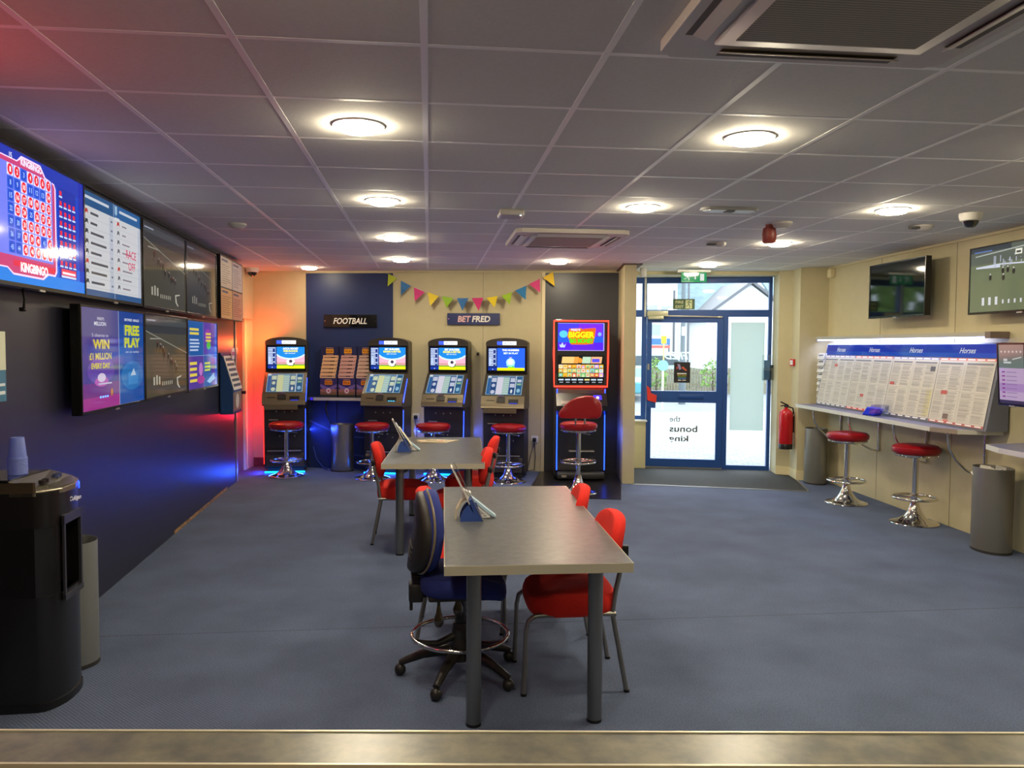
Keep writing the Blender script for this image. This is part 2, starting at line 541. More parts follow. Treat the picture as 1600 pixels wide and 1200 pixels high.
# black vinyl pad and entrance mat, flush in the carpet
k = MB(mat('black_vinyl', (26, 24, 26), .3)); k.prism([(1.42, 9.88), (1.0, 8.2), (2.0, 7.98), (2.236, 8.93), (2.37, 9.7)], 0, .006)
k.build('floor_vinyl', kind='structure')
MATM = mat('charcoal_entrance_mat', (52, 54, 55), .95, 0, noise=(40, 42, 43), bump=.5, nscale=90)
k = MB(MATM); k.prism([(2.36, 8.87), (4.20, 8.29), (4.42, 9.03), (4.49, 9.37), (4.36, 9.46), (4.41, 9.73), (2.5, 10.2)], 0, .005)
k.prism([(2.34, 8.865), (4.215, 8.272), (4.20, 8.29), (2.36, 8.885)], 0, .007, m=ALU)
k.prism([(4.215, 8.272), (4.435, 9.02), (4.42, 9.025), (4.20, 8.29)], 0, .007, m=ALU)
k.build('floor_mat', kind='structure')

# ------------------------------------------------------------------ shop front
def struct(name, loc, rot=0.0):
    o = bpy.data.objects.new(name, None); COL.objects.link(o)
    o.location = loc; o.rotation_euler = (0, 0, rot); o['kind'] = 'structure'
    return o
F0 = (3.6, 9.95, 0)
FROST = glass_mat('frosted_glass', (.95, 1, .98), .04, milky=.88)
def pane(name, parent, x0, x1, z0, z1, m=GLASS, y=.03):
    k = MB(m); k.b2((x0, y - .004, z0), (x1, y + .004, z1)); return k.build(name, parent)
wn = struct('window_1', F0, RF)
k = MB(BLUEF)
for a, b in (((-1.22, 0, 2.44), (-.80, .07, 2.515)), ((-1.22, 0, 2.0), (-.80, .07, 2.09)), ((-1.22, 0, .64), (-.80, .07, .69)), ((-.83, .001, .0), (-.765, .07, 2.514))): k.b2(a, b)
k.build('window_frame', wn); pane('pane', wn, -1.22, -.82, .68, 2.02); pane('pane', wn, -1.22, -.82, 2.08, 2.45)
k = MB(WHITE); k.b2((-.80, -.012, 2.0), (-.775, .002, 2.51)); k.build('cable_trunking', wn)
wn = struct('window_2', F0, RF)
k = MB(BLUEF)
for a, b in (((-.765, 0, 2.44), (.83, .07, 2.515)), ((-.765, -.004, 2.0), (.83, .07, 2.09))): k.b2(a, b)
k.build('window_frame', wn); pane('pane', wn, -.765, .79, 2.08, 2.45)
wn = struct('window_3', F0, RF)
k = MB(BLUEF)
for a, b in (((.225, -.002, 0), (.282, .07, 2.0)), ((.788, 0, 0), (.83, .07, 2.514)), ((.282, 0, 0), (.79, .07, .06))): k.b2(a, b)
k.build('window_frame', wn); pane('pane', wn, .28, .79, .055, 2.005)
fr = MB(FROST); fr.b2((.32, .018, .52), (.745, .022, 1.93)); fr.build('frosted_film', wn)
dr = struct('door_2', F0, RF)
k = MB(BLUEF)
for a, b in (((-.762, -.01, .02), (-.697, .05, 2.0)), ((.142, -.01, .02), (.222, .05, 2.0)), ((-.70, -.01, 1.925), (.145, .05, 2.0)),
             ((-.70, -.01, .873), (.145, .05, 1.025)), ((-.70, -.01, .02), (.145, .05, .127))): k.b2(a, b)
k.build('door_leaf', dr, bevel=.004)
pane('pane', dr, -.70, .145, 1.02, 1.93, y=.02); pane('pane', dr, -.70, .145, .12, .88, y=.02)
k = MB(BLUEF); k.rbox((-.18, -.016, .955), (.33, .014, .06), .006); k.build('letter_plate', dr)
k = MB(mat('red_pull_pad', (224, 52, 36), .5)); k.prism([(-.755, 1.09), (-.715, 1.06), (-.70, .99), (-.625, .965), (-.635, .87), (-.745, .90)], -.06, -.012, axis='y')
k.build('door_pull_pad', dr, label='red corner pull pad')
k = MB(BLUEF); k.b2((-.755, -.05, .80), (-.64, -.01, .885)); k.build('door_pull_base', dr)
k = MB(ALU); k.b2((-.75, -.016, 1.30), (-.725, -.008, 1.38)); k.build('door_lock', dr)
k = MB(ALU); k.b2((-.765, -.03, 0), (.225, .07, .02)); k.build('door_threshold', dr)
LET = mat('white_window_vinyl', (238, 240, 238), .5)
k = MB(glass_mat('etched_vinyl', milky=.85)); k.text('BETFRED', (-.27, .012, 1.49), .53, .10, shear=.25, bold=.03, mirror=True); k.build('window_lettering', dr)
LET2 = mat('grey_window_vinyl', (96, 96, 94), .5)
k = MB(LET2)
k.text('the', (-.38, .012, .655), .14, .075, mirror=True); k.text('bonus', (-.27, .012, .525), .36, .085, bold=.02, mirror=True); k.text('king', (-.33, .012, .385), .25, .10, bold=.02, mirror=True)
k.build('window_lettering', dr)

def flocal(u, y, z):
    c_, s_ = math.cos(RF), math.sin(RF)
    return (F0[0] + u * c_ - y * s_, F0[1] + u * s_ + y * c_, z)
# door closer
t = thing('door_closer', 'cream box door closer with a long silver arm above the blue door', 'door closer', flocal(-.63, -.012, 1.965), RF)
k = MB(mat('cream_metal', (200, 198, 170), .4, .3)); k.rbox((-.0, -.03, .075), (.27, .055, .07), .006); k.rbox((-.02, -.035, .02), (.2, .06, .04), .006); k.build('body', t)
k = MB(EDGE); k.tube([(.1, -.06, .045), (.62, -.03, .035)], .008); k.tube([(.62, -.03, .035), (.82, -.02, .03)], .008); k.rbox((.8, -.02, .03), (.06, .03, .02), .004); k.build('arm', t)
# poster on the door
f = Face(.21, .27, -.135, 0)
f.rect(0, 0, 1, 1, (28, 26, 32)); f.poly([(.2, .9), (.32, .62), (.45, .66), (.36, .9)], (150, 140, 190), 2); f.poly([(.45, .72), (.75, .56), (.8, .62), (.55, .8)], (200, 90, 60), 3)
f.rect(.2, .42, .78, .47, (240, 240, 240), 2); f.text('BEST ODDS', .5, .36, .55, .06, (240, 210, 60), bold=0); f.text('ON RACING', .5, .28, .5, .06, (120, 200, 90), bold=0)
f.rect(.25, .19, .75, .23, (80, 130, 210), 2); f.rect(.25, .10, .45, .14, (230, 230, 230), 2); f.rect(.52, .10, .75, .14, (230, 230, 230), 2); f.ell(.2, .72, .06, .06, (190, 60, 50), 2)
f.mb.b2((-.105, 0, -.135), (.105, .002, .135), df((225, 225, 225)))
tag(f.mb.build('poster', loc=flocal(-.30, -.0, 1.27), rot=RF), 'small black poster with coloured lines taped on the door glass', 'poster')
# fire exit sign on the transom glass
GR = (60, 92, 50); PL = (214, 222, 170)
def running(f, cx, cz, s, col, L=3, flip=1):
    for pts in ([(0, .35), (.10, .40), (.02, .0), (-.12, .0)], [(.0, .02), (.16, -.12), (.12, -.40), (.05, -.40), (.07, -.16), (-.08, -.04)], [(-.12, .03), (-.16, -.2), (-.38, -.24), (-.38, -.17), (-.2, -.13), (-.02, .05)],
                [(.04, .35), (.24, .2), (.34, .28), (.36, .22), (.24, .12), (.02, .26)], [(-.0, .36), (-.2, .32), (-.28, .12), (-.22, .12), (-.15, .26), (.0, .28)]):
        f.poly([(cx + flip * a * s[0], cz + b * s[1]) for a, b in pts], col, L)
    f.ell(cx + flip * .12 * s[0], cz + .46 * s[1], .06 * s[0], .06 * s[1], col, L, 12)
f = Face(.28, .135, -.067, 0)
f.rect(0, 0, 1, 1, GR); f.text('FIRE', .30, .70, .36, .28, PL, bold=.02); f.text('EXIT', .30, .26, .36, .28, PL, bold=.02); f.rect(.58, .08, .88, .92, PL, 2)
running(f, .73, .48, (.34, .85), GR, 3)
f.mb.b2((-.14, 0, -.067), (.14, .004, .067), df(GR))
tag(f.mb.build('fire_exit_sign', loc=flocal(-.29, .015, 2.165), rot=RF), 'dark green FIRE EXIT sign stuck on the glass above the door', 'sign')
# illuminated exit sign hung from the ceiling
t = thing('exit_sign', 'bright green lit exit sign with running figure hanging from ceiling', 'exit sign', (3.235, 9.40, 2.40), RF * .6)
k = MB(WHITE); k.rbox((0, .01, .135), (.40, .07, .03), .006); k.build('housing', t)
f = Face(.31, .125, 0, .75)
f.rect(0, 0, 1, 1, (38, 160, 98)); running(f, .26, .48, (.42, .8), (235, 245, 238), 2)
f.rect(.53, .42, .57, .82, (235, 245, 238), 2); f.poly([(.50, .42), (.60, .42), (.55, .24)], (235, 245, 238), 2); f.rect(.74, .14, .90, .82, (235, 245, 238), 2)
f.mb.b2((-.155, 0, 0), (.155, .008, .125), mat('green_acrylic', (38, 150, 98), .2)); f.mb.build('sign_panel', t)
# heater/box beside the partition
k = MB(WHITE); k.rbox((0, 0, 0), (.07, .05, .11), .006); tag(k.build('alarm_sensor_box', loc=(2.50, 9.05, 2.475)), 'white ribbed box under the ceiling beside the cream partition', 'sensor')
# leaflet holder on the right edge of the shop front
t = thing('leaflet_holder', 'clear leaflet holder with blue leaflets beside the frosted glass', 'leaflet holder', flocal(.80, -.06, 1.18), RF)
k = MB(glass_mat('clear_acrylic', (.93, .97, .98), .12)); k.b2((-.09, -.03, 0), (.05, .03, .015)); k.b2((-.09, -.03, 0), (.05, -.025, .16)); k.b2((-.09, .024, 0), (.05, .03, .33)); k.build('holder', t)
k = MB(df((80, 120, 160))); k.b2((-.07, -.01, .01), (.0, .005, .26)); k.b2((.005, -.02, .01), (.045, .0, .2), df((40, 60, 70))); k.build('leaflets', t)

# ------------------------------------------------------------------ outside
PAVE = mat('pale_paving', (176, 180, 172), .9, 0, noise=(158, 162, 156), nscale=2)
def paving(m):
    t = m.node_tree; b = t.nodes['Principled BSDF']; br = t.nodes.new('ShaderNodeTexBrick'); tc = t.nodes.new('ShaderNodeTexCoord')
    br.inputs['Scale'].default_value = 2.2; br.inputs['Color1'].default_value = (*lin((150, 152, 146)), 1); br.inputs['Color2'].default_value = (*lin((134, 138, 132)), 1); br.inputs['Mortar'].default_value = (*lin((96, 98, 94)), 1)
    br.inputs['Mortar Size'].default_value = .015
    t.links.new(tc.outputs['Object'], br.inputs['Vector']); t.links.new(br.outputs['Color'], b.inputs['Base Color'])
paving(PAVE)
k = MB(PAVE); k.prism([(-12, 11.3), (2, 10.35), (4.45, 9.8), (5.4, 9.2), (24, 9.2), (24, 19), (-12, 19)], -.04, -.005); k.build('ground_pavement', kind='structure')
k = MB(mat('tarmac', (128, 130, 130), .9, 0, noise=(112, 114, 114), nscale=6)); k.b2((-30, 19, -.1), (60, 60, -.03)); k.build('ground_road', kind='structure')
WOOD = mat('weathered_fence', (142, 134, 108), .9, 0, noise=(118, 112, 92), nscale=12)
t = thing('wooden_fence', 'low weathered picket fence across the road seen through the door', 'fence', (5.0, 27, 0))
k = MB(WOOD)
x = 0
while x < 9.5:
    k.b2((x, -.01, -.03), (x + .085, .01, .88 + .03 * math.sin(x * 5))); x += .1
k.build('pickets', t, kind='stuff')
k = MB(WOOD); k.b2((0, .01, .25), (9.5, .05, .33)); k.b2((0, .01, .65), (9.5, .05, .73)); k.build('rail', t)
RENDER = mat('white_render', (214, 216, 214), .9)
ROOF = mat('grey_slate_roof', (128, 146, 146), .8, 0, noise=(104, 122, 124), nscale=3)
WINM = mat('far_window', (150, 168, 170), .2)
DARKT = mat('dark_gutter', (96, 96, 98), .6)
t = thing('white_house', 'white house with grey eaves and small windows across the road', 'building', (4.0, 36, 0))
k = MB(RENDER); k.b2((0, 0, -.03), (7.6, 6, 5.3)); k.b2((7.4, -.02, -.03), (7.5, 0, 4.3), DARKT); k.build('wall', t)
k = MB(ROOF); k.prism([(-.4, -.3), (7, -.3), (7, 6.3), (-.4, 6.3)], 5.3, 5.42, m=DARKT); k.prism([(-.3, 5.4), (6.3, 5.4), (3, 7.8)], 0, 7.9, axis='x', m=ROOF); k.build('roof', t)
for (a, b, z0, z1) in ((6.1, 6.65, 3.2, 3.6), (6.85, 7.35, 3.2, 3.55), (6.1, 6.8, 2.2, 2.7), (5.0, 5.6, 3.1, 3.7)):
    k = MB(WINM); k.b2((a, -.03, z0), (b, .0, z1)); k.build('window', t)
t = thing('gabled_house', 'white gabled house with long grey slate roof across the road', 'building', (12.4, 34, 0))
k = MB(RENDER); k.prism([(-.1, -.03), (4.0, -.03), (4.0, 3.0), (1.95, 4.45), (-.1, 3.0)], 0, 5, axis='y'); k.b2((-.75, 2.2, -.03), (0.2, 6, 3.4)); k.b2((4.0, 1.5, 0), (14, 6, 3.6)); k.build('wall', t)
k = MB(ROOF)
k.prism([(2.0, 3.35), (4.2, 5.2), (4.35, 5.1), (2.1, 3.25)], -.78, 3.4, axis='x'); k.prism([(1.4, 3.5), (4.0, 5.2), (4.1, 5.1), (1.5, 3.4)], 4, 14, axis='x')
k.prism([(-.35, 2.85), (1.95, 4.5), (4.25, 2.85), (4.25, 3.0), (1.95, 4.65), (-.35, 3.0)], -.2, 5, axis='y', m=DARKT); k.build('roof', t)
t = thing('lamp_post', 'grey street lamp post rising behind the door', 'lamp post', (7.27, 22, 0))
k = MB(mat('galvanised_grey', (92, 100, 102), .6)); k.lathe([(.10, -.03), (.10, 1.2), (.065, 1.3), (.055, 6.5)]); k.b2((-.05, -.08, 1.95), (.06, .0, 2.2), LET); k.tube([(0, 0, 6.4), (.5, 0, 6.9), (1.2, 0, 7.0)], .04); k.build('pole', t)
k = MB(DARKT); k.rbox((1.4, 0, 7.0), (.6, .2, .1), .03); k.build('lamp_head', t)
k = MB(DARKT); k.lathe([(.05, -.03), (.04, 6)], (0, 0, 0)); k.rbox((-.08, -.05, 3.1), (.2, .12, .25), .02)
tag(k.build('telegraph_pole', loc=(10.8, 32, 0)), 'thin dark pole standing before the slate roof outside', 'pole')
t = thing('shop_sign_board', 'blue shop fascia board on the far white building', 'sign', (8.9, 31.6, 1.72))
k = MB(df((60, 104, 190))); k.b2((0, 0, 0), (1.0, .08, .26)); k.b2((.0, -.01, -.14), (1.0, .1, -.02), df((190, 90, 80)))
k.build('board', t)
for x_ in (0, .95):
    k = MB(DARKT); k.b2((x_, .02, -1.75), (x_ + .05, .07, 0)); k.build('post', t)
t = thing('round_blue_road_sign', 'round pale blue road sign on a short pole outside', 'road sign', (6.09, 20, 0))
k = MB(df((120, 178, 205))); k.cyl((0, 0, 1.13), .14, .02, axis='y'); k.build('sign_disc', t)
k = MB(LET); k.cyl((0, .02, .5), .025, 1.1); k.build('pole', t)
t = thing('yellow_sign_post', 'yellow square sign on a pole outside', 'sign', (7.02, 23, 0))
k = MB(df((236, 186, 40))); k.b2((-.08, 0, 1.72), (.08, .02, 1.95)); k.build('sign_plate', t)
k = MB(df((200, 190, 110))); k.cyl((0, .02, .88), .02, 1.75); k.build('pole', t)
LEAF = mat('hedge_leaves', (120, 150, 70), .8, 0, noise=(86, 118, 50), nscale=8)
def bush(name, loc, r, h, label, cat='bush', n=260, m=LEAF, grp=None):
    k = MB(m)
    for i in range(n):
        a, b, q = random.random() * 6.283, math.acos(random.uniform(-.6, 1)), random.uniform(.55, 1) ** .5
        p = Vector((r * q * math.sin(b) * math.cos(a), r * q * math.sin(b) * math.sin(a), h * .5 + h * .5 * q * math.cos(b)))
        s = random.uniform(.05, .1) * max(r, .5) * 1.6
        e1 = Vector((random.uniform(-1, 1), random.uniform(-1, 1), random.uniform(-1, 1))).normalized() * s
        e2 = e1.orthogonal().normalized() * s * .6
        k.add([p - e1, p - e2, p + e1, p + e2], [(0, 1, 2, 3)])
    if cat != 'tree': k.lathe([(.05, -.03), (.03, h * .6)], (0, 0, 0), 8, df((90, 74, 58)))
    if cat == 'tree': k.lathe([(.2, -.03), (.12, h * .5)], (0, 0, 0), 10, df((90, 74, 58)))
    return tag(k.build(name, loc=loc), label, cat, grp)
bush('roadside_bush', (7.55, 25.5, 0), .35, 1.3, 'small green bush left of the lamp post outside')
bush('roadside_bush', (9.6, 25.8, 0), .45, 1.25, 'leafy green bush right of the lamp post outside')
bush('roadside_bush', (10.6, 25.8, 0), .4, 1.35, 'green bush partly behind the frosted glass outside')
bush('garden_tree', (-1.8, 17.5, 0), 2.3, 5.5, 'green tree outside, mirrored in the switched-off wall screen', 'tree', 900)
bush('garden_tree', (1.0, 23.5, 0), 2.0, 5.2, 'green tree further off outside, left of the shop door view', 'tree', 700)
t = thing('parked_car', 'pale green parked car beyond the fence outside', 'car', (8.4, 30.0, -.03))
k = MB(mat('pale_car_paint', (170, 190, 186), .25)); k.prism([(-1.9, .25), (-1.95, .75), (-1.2, .92), (-.6, 1.38), (.9, 1.4), (1.5, .95), (2.0, .85), (2.0, .25)], -.8, .8, axis='y'); k.build('body', t, bevel=.05)
k = MB(df((60, 72, 76), .15)); k.prism([(-1.05, .95), (-.55, 1.32), (.85, 1.33), (1.3, .97)], -.81, .81, axis='y'); k.build('side_window', t)
for xx in (-1.25, 1.3):
    for yy in (-.8, .8):
        k = MB(BLACK); k.cyl((xx, yy, .31), .31, .2, axis='y'); k.build('wheel', t)
t = thing('parked_car', 'teal parked car at the left edge of the door glass outside', 'car', (6.2, 24.5, -.03), R(75))
k = MB(mat('teal_car_paint', (96, 160, 166), .25)); k.prism([(-1.6, .25), (-1.65, .6), (-1.0, .72), (-.5, 1.02), (.7, 1.02), (1.2, .72), (1.6, .66), (1.6, .25)], -.6, .6, axis='y'); k.build('body', t, bevel=.05)
k = MB(df((60, 72, 76), .15)); k.prism([(-.85, .74), (-.45, .98), (.65, .98), (1.05, .75)], -.61, .61, axis='y'); k.build('side_window', t)

# ------------------------------------------------------------------ ceiling fittings
DIFF = mat('lamp_diffuser', (255, 239, 206), .4, 0, LAMP)
rows = {3.55: 'nearest the camera', 5.33: 'second row from the camera', 7.11: 'third row from the camera', 8.86: 'row nearest the back wall'}
lamps = [(-.31, 3.55), (-.31, 5.33), (-.31, 7.11), (-.31, 8.86), (-1.47, 9.93), (1.465, 3.52), (1.465, 5.33), (1.45, 8.80), (3.21, 5.2), (3.21, 6.98), (3.22, 8.86)]
where = ['large left ceiling downlight nearest the camera', 'second left downlight from the camera, above the aisle', 'third left downlight, small and close above the far table', 'fourth left downlight, just before the bunting end',
         'downlight in front of the navy panel beside the orange-lit wall', 'large right ceiling downlight nearest the camera, left of the air conditioner', 'middle downlight between the far air conditioner and emergency light',
         'downlight just in front of the dark slot machine panel', 'downlight right of the red alarm sounder, near the wall screens', 'downlight just behind the red alarm sounder', 'downlight just in front of the hanging exit sign']
root = None
for i, (x, y) in enumerate(lamps):
    if root is None:
        root = thing('ceiling_downlight', where[0], 'ceiling light', (x, y, H), 0, 'round recessed ceiling downlights')
        k = MB(WHITE); k.lathe([(.088, -.004), (.112, -.006), (.116, 0.0), (.088, .0)]); k.build('trim_ring', root)
        k = MB(DIFF); k.lathe([(.0, -.03), (.06, -.029), (.082, -.024), (.090, -.014), (.092, .0)]); k.build('diffuser', root)
        o = root
    else:
        o = dup(root, (x, y, H), 0, where[i])
        if i == 4:                                  # lamp dimmed to keep the orange-lit wall beside it darker
            dfz = [c_ for c_ in o.children if c_.name.startswith('diffuser')][0]
            dfz.data = dfz.data.copy(); dfz.data.materials[0] = mat('lamp_diffuser_weak', (255, 239, 206), .4, 0, LAMP * .35)
# three more of the same row behind the photographer
for (x, y) in ((-.31, 1.77), (1.465, 1.0), (3.21, 3.4), (-.31, -.6), (3.21, -.6)):
    o = dup(root, (x, y, H), 0, 'round downlight out of view over the service counter')

# air-conditioning cassettes
GRL = mat('cassette_grille', (120, 112, 96), .7)
def grille():
    t = GRL.node_tree; b = t.nodes['Principled BSDF']; tc = t.nodes.new('ShaderNodeTexCoord'); wv = t.nodes.new('ShaderNodeTexWave')
    wv.bands_direction = 'Y'; wv.inputs['Scale'].default_value = 22
    rp = t.nodes.new('ShaderNodeValToRGB'); rp.color_ramp.elements[0].color = (*lin((128, 120, 104)), 1); rp.color_ramp.elements[1].color = (*lin((178, 170, 152)), 1)
    t.links.new(tc.outputs['Object'], wv.inputs['Vector']); t.links.new(wv.outputs['Fac'], rp.inputs['Fac']); t.links.new(rp.outputs['Color'], b.inputs['Base Color'])
grille()
def cassette(loc, label, rot=0):
    t = thing('air_conditioning_cassette', label, 'air conditioner', loc, rot, 'ceiling air conditioners')
    ACW = mat('cassette_white', (206, 198, 190), .5)
    k = MB(ACW)
    k.prism([(-.475, -.43), (-.43, -.475), (.43, -.475), (.475, -.43), (.475, .43), (.43, .475), (-.43, .475), (-.475, .43)], -.035, 0)
    k.rbox((0, 0, -.036), (.67, .67, .02), .004)
    k.build('panel', t, bevel=.006)
    k = MB(GRL); k.b2((-.285, -.285, -.049), (.285, .285, -.04)); k.build('intake_grille', t)
    for a in range(4):
        Q = Matrix.Rotation(R(90 * a), 4, 'Z')
        k = MB(mat('vent_slot_dark', (104, 96, 86), .7)); k.T = Q; k.b2((-.29, -.44, -.0365), (.29, -.385, -.034))
        k.m = ACW; k.box((0, -.40, -.041), (.58, .05, .004), ACW, Matrix.Rotation(R(-20), 3, 'X')); k.build('louvre', t)
    return t
cassette((1.20, 2.03, H), 'large ceiling air conditioner at the top right, nearest the camera')
cassette((1.18, 6.86, H), 'small ceiling air conditioner further back above the far table')

# emergency light, oval
t = thing('emergency_light', 'long oval emergency light with two clear lenses on the ceiling', 'emergency light', (2.07, 5.31, H))
k = MB(mat('grey_bezel', (150, 150, 148), .4)); out = [(.14 + .065 * math.cos(a), .065 * math.sin(a)) for a in [R(-90 + 15 * i) for i in range(13)]] + [(-.14 + .065 * math.cos(a), .065 * math.sin(a)) for a in [R(90 + 15 * i) for i in range(13)]]
k.prism(out, -.018, 0); k.build('housing', t, bevel=.004)
for s_ in (-1, 1):
    k = MB(WHITE); k.prism([(s_ * .035, -.045), (s_ * .15, -.045), (s_ * .19, 0), (s_ * .15, .045), (s_ * .035, .045)], -.022, -.017); k.build('lens', t)
k = MB(BLACK); k.b2((-.03, -.03, -.026), (.03, .03, -.018), df((110, 108, 104))); k.build('centre_cap', t)
# wireless access point
t = thing('wireless_access_point', 'flat grey wireless access point with a tiny light on ceiling', 'access point', (.58, 5.62, H))
k = MB(mat('light_grey_plastic', (176, 172, 168), .5)); k.prism([(-.09, -.11), (.09, -.09), (.09, .09), (-.09, .1)], -.045, 0); k.build('housing', t, bevel=.015)
k = MB(em((240, 255, 250), 3)); k.cyl((.06, -.09, -.046), .006, .004); k.build('indicator', t)
# detectors
def detector(name, loc, label, r=.055, arm=True):
    t = thing(name, label, 'smoke detector', loc)
    k = MB(mat('detector_plastic', (196, 192, 186), .5)); k.lathe([(.0, -.04), (r * .5, -.04), (r * .75, -.03), (r, -.012), (r, 0)]); k.build('body', t)
    if arm:
        k = MB(df((90, 88, 86))); k.rbox((-.09, -.01, -.02), (.08, .05, .02), .006); k.build('side_arm', t)
    return t
detector('smoke_detector', (2.66, 7.02, H), 'small grey smoke detector between exit sign and red sounder')
detector('smoke_detector', (-1.52, 6.5, H), 'faint grey smoke detector near the left wall screens', .07, False)
detector('smoke_detector', (3.86, 5.83, H), 'pale smoke detector left of the white dome camera', .07, True)
# red sounder
t = thing('fire_alarm_sounder', 'red fire alarm sounder hanging from a grey box on the ceiling', 'alarm sounder', (2.65, 5.95, H))
k = MB(mat('dull_red_plastic', (128, 52, 44), .4)); k.lathe([(0, -.145), (.04, -.145), (.05, -.135), (.055, -.08), (.048, -.03), (.03, -.02), (.03, 0)], n=28); k.build('sounder', t)
k = MB(df((170, 166, 162))); k.lathe([(.0, -.045), (.05, -.04), (.075, -.015), (.075, 0)], (.05, -.12, 0)); k.build('base_detector', t)
# dome cameras
def dome(loc, label, r=.07):
    t = thing('dome_camera', label, 'security camera', loc)
    k = MB(mat('camera_white', (214, 212, 204), .4)); k.lathe([(r * .85, -.055), (r, -.05), (r * 1.12, -.02), (r * 1.12, 0)]); k.build('housing', t)
    k = MB(mat('smoked_dome', (20, 20, 22), .05, 0, coat=1)); k.lathe([(r * .8 * math.sin(a), -.05 - r * .8 * math.cos(a)) for a in [R(90 * i / 8) for i in range(9)]]); k.build('dome', t)
dome((3.84, 5.27, H), 'white dome security camera with smoked bubble on the right ceiling', .068)
dome((-2.20, 10.15, H), 'white dome security camera in the far left corner above the orange wall', .075)
t = thing('motion_sensor', 'small cream motion sensor box in the top corner beside the column', 'sensor', (rx(8.85) - .03, 8.85, 2.43), RR)
k = MB(CREAM2); k.rbox((0, 0, .05), (.09, .06, .1), .01); k.build('housing', t)

# ------------------------------------------------------------------ call point, extinguisher
t = thing('fire_call_point', 'small red fire alarm call point on the cream column side', 'call point', (4.475, 9.25, 1.42), RR + R(10))
k = MB(mat('signal_red', (206, 32, 34), .4)); k.rbox((0, -.02, 0), (.085, .04, .085), .006); k.build('housing', t)
k = MB(WHITE); k.b2((-.028, -.0415, -.028), (.028, -.04, .028)); k.build('glass_label', t)
t = thing('fire_extinguisher', 'red fire extinguisher hanging by the door on the cream wall', 'fire extinguisher', (4.36, 9.20, .36))
REDP = mat('extinguisher_red', (190, 22, 30), .25, 0)
k = MB(REDP); k.lathe([(.0, .0), (.078, .0), (.083, .01), (.083, .42), (.075, .455), (.045, .485), (.022, .495), (.022, .51), (0, .51)]); k.build('cylinder', t)
k = MB(BLACK); k.lathe([(.084, .0), (.085, .06), (.083, .065)]); k.build('foot_band', t)
k = MB(BLACK); k.lathe([(.02, .505), (.026, .52), (.02, .535)]); k.box((-.025, -.01, .555), (.11, .018, .016), None, Matrix.Rotation(R(24), 3, 'Y')); k.box((-.03, -.01, .535), (.09, .016, .012), None, Matrix.Rotation(R(-8), 3, 'Y')); k.build('valve_handle', t)
k = MB(BLACK); k.tube([(.02, 0, .52), (.085, 0, .5), (.1, 0, .42), (.1, 0, .2)], .009); k.build('hose', t)
k = MB(ALU); k.b2((.06, -.03, .4), (.11, .03, .43)); k.build('wall_bracket', t)

# ------------------------------------------------------------------ wall screens
BEZ = mat('gloss_black_bezel', (14, 14, 15), .2, 0)
def tv(name, label, cat, loc, rot, w, h, face_fn, lit=1.0, depth=.05, stand=.05, group=None, tilt=0.0, bez=.014, low=.02, maker=True):
    """flat screen; origin at bottom middle of its front, hangs `stand` off the wall behind"""
    t = thing(name, label, cat, loc, rot, group)
    if tilt: t.rotation_euler = (R(tilt), 0, rot)
    k = MB(BEZ)
    k.b2((-w / 2, 0, 0), (w / 2, depth, h)); k.b2((-w / 2, -.008, 0), (-w / 2 + bez, 0, h)); k.b2((w / 2 - bez, -.008, 0), (w / 2, 0, h))
    k.b2((-w / 2 + bez, -.008, h - bez), (w / 2 - bez, 0, h)); k.b2((-w / 2 + bez, -.008, 0), (w / 2 - bez, 0, low))
    if maker: k.b2((-.03, -.012, -.008), (.03, -.002, .004), ALU)
    k.build('casing', t, bevel=.002)
    f = Face(w - 2 * bez, h - bez - low, low, lit, y=-.002)
    face_fn(f); f.mb.build('screen', t)
    k = MB(BLACKM); k.b2((-.15, depth, h * .3), (.15, depth + stand, h * .7)); k.build('wall_bracket', t)
    return t

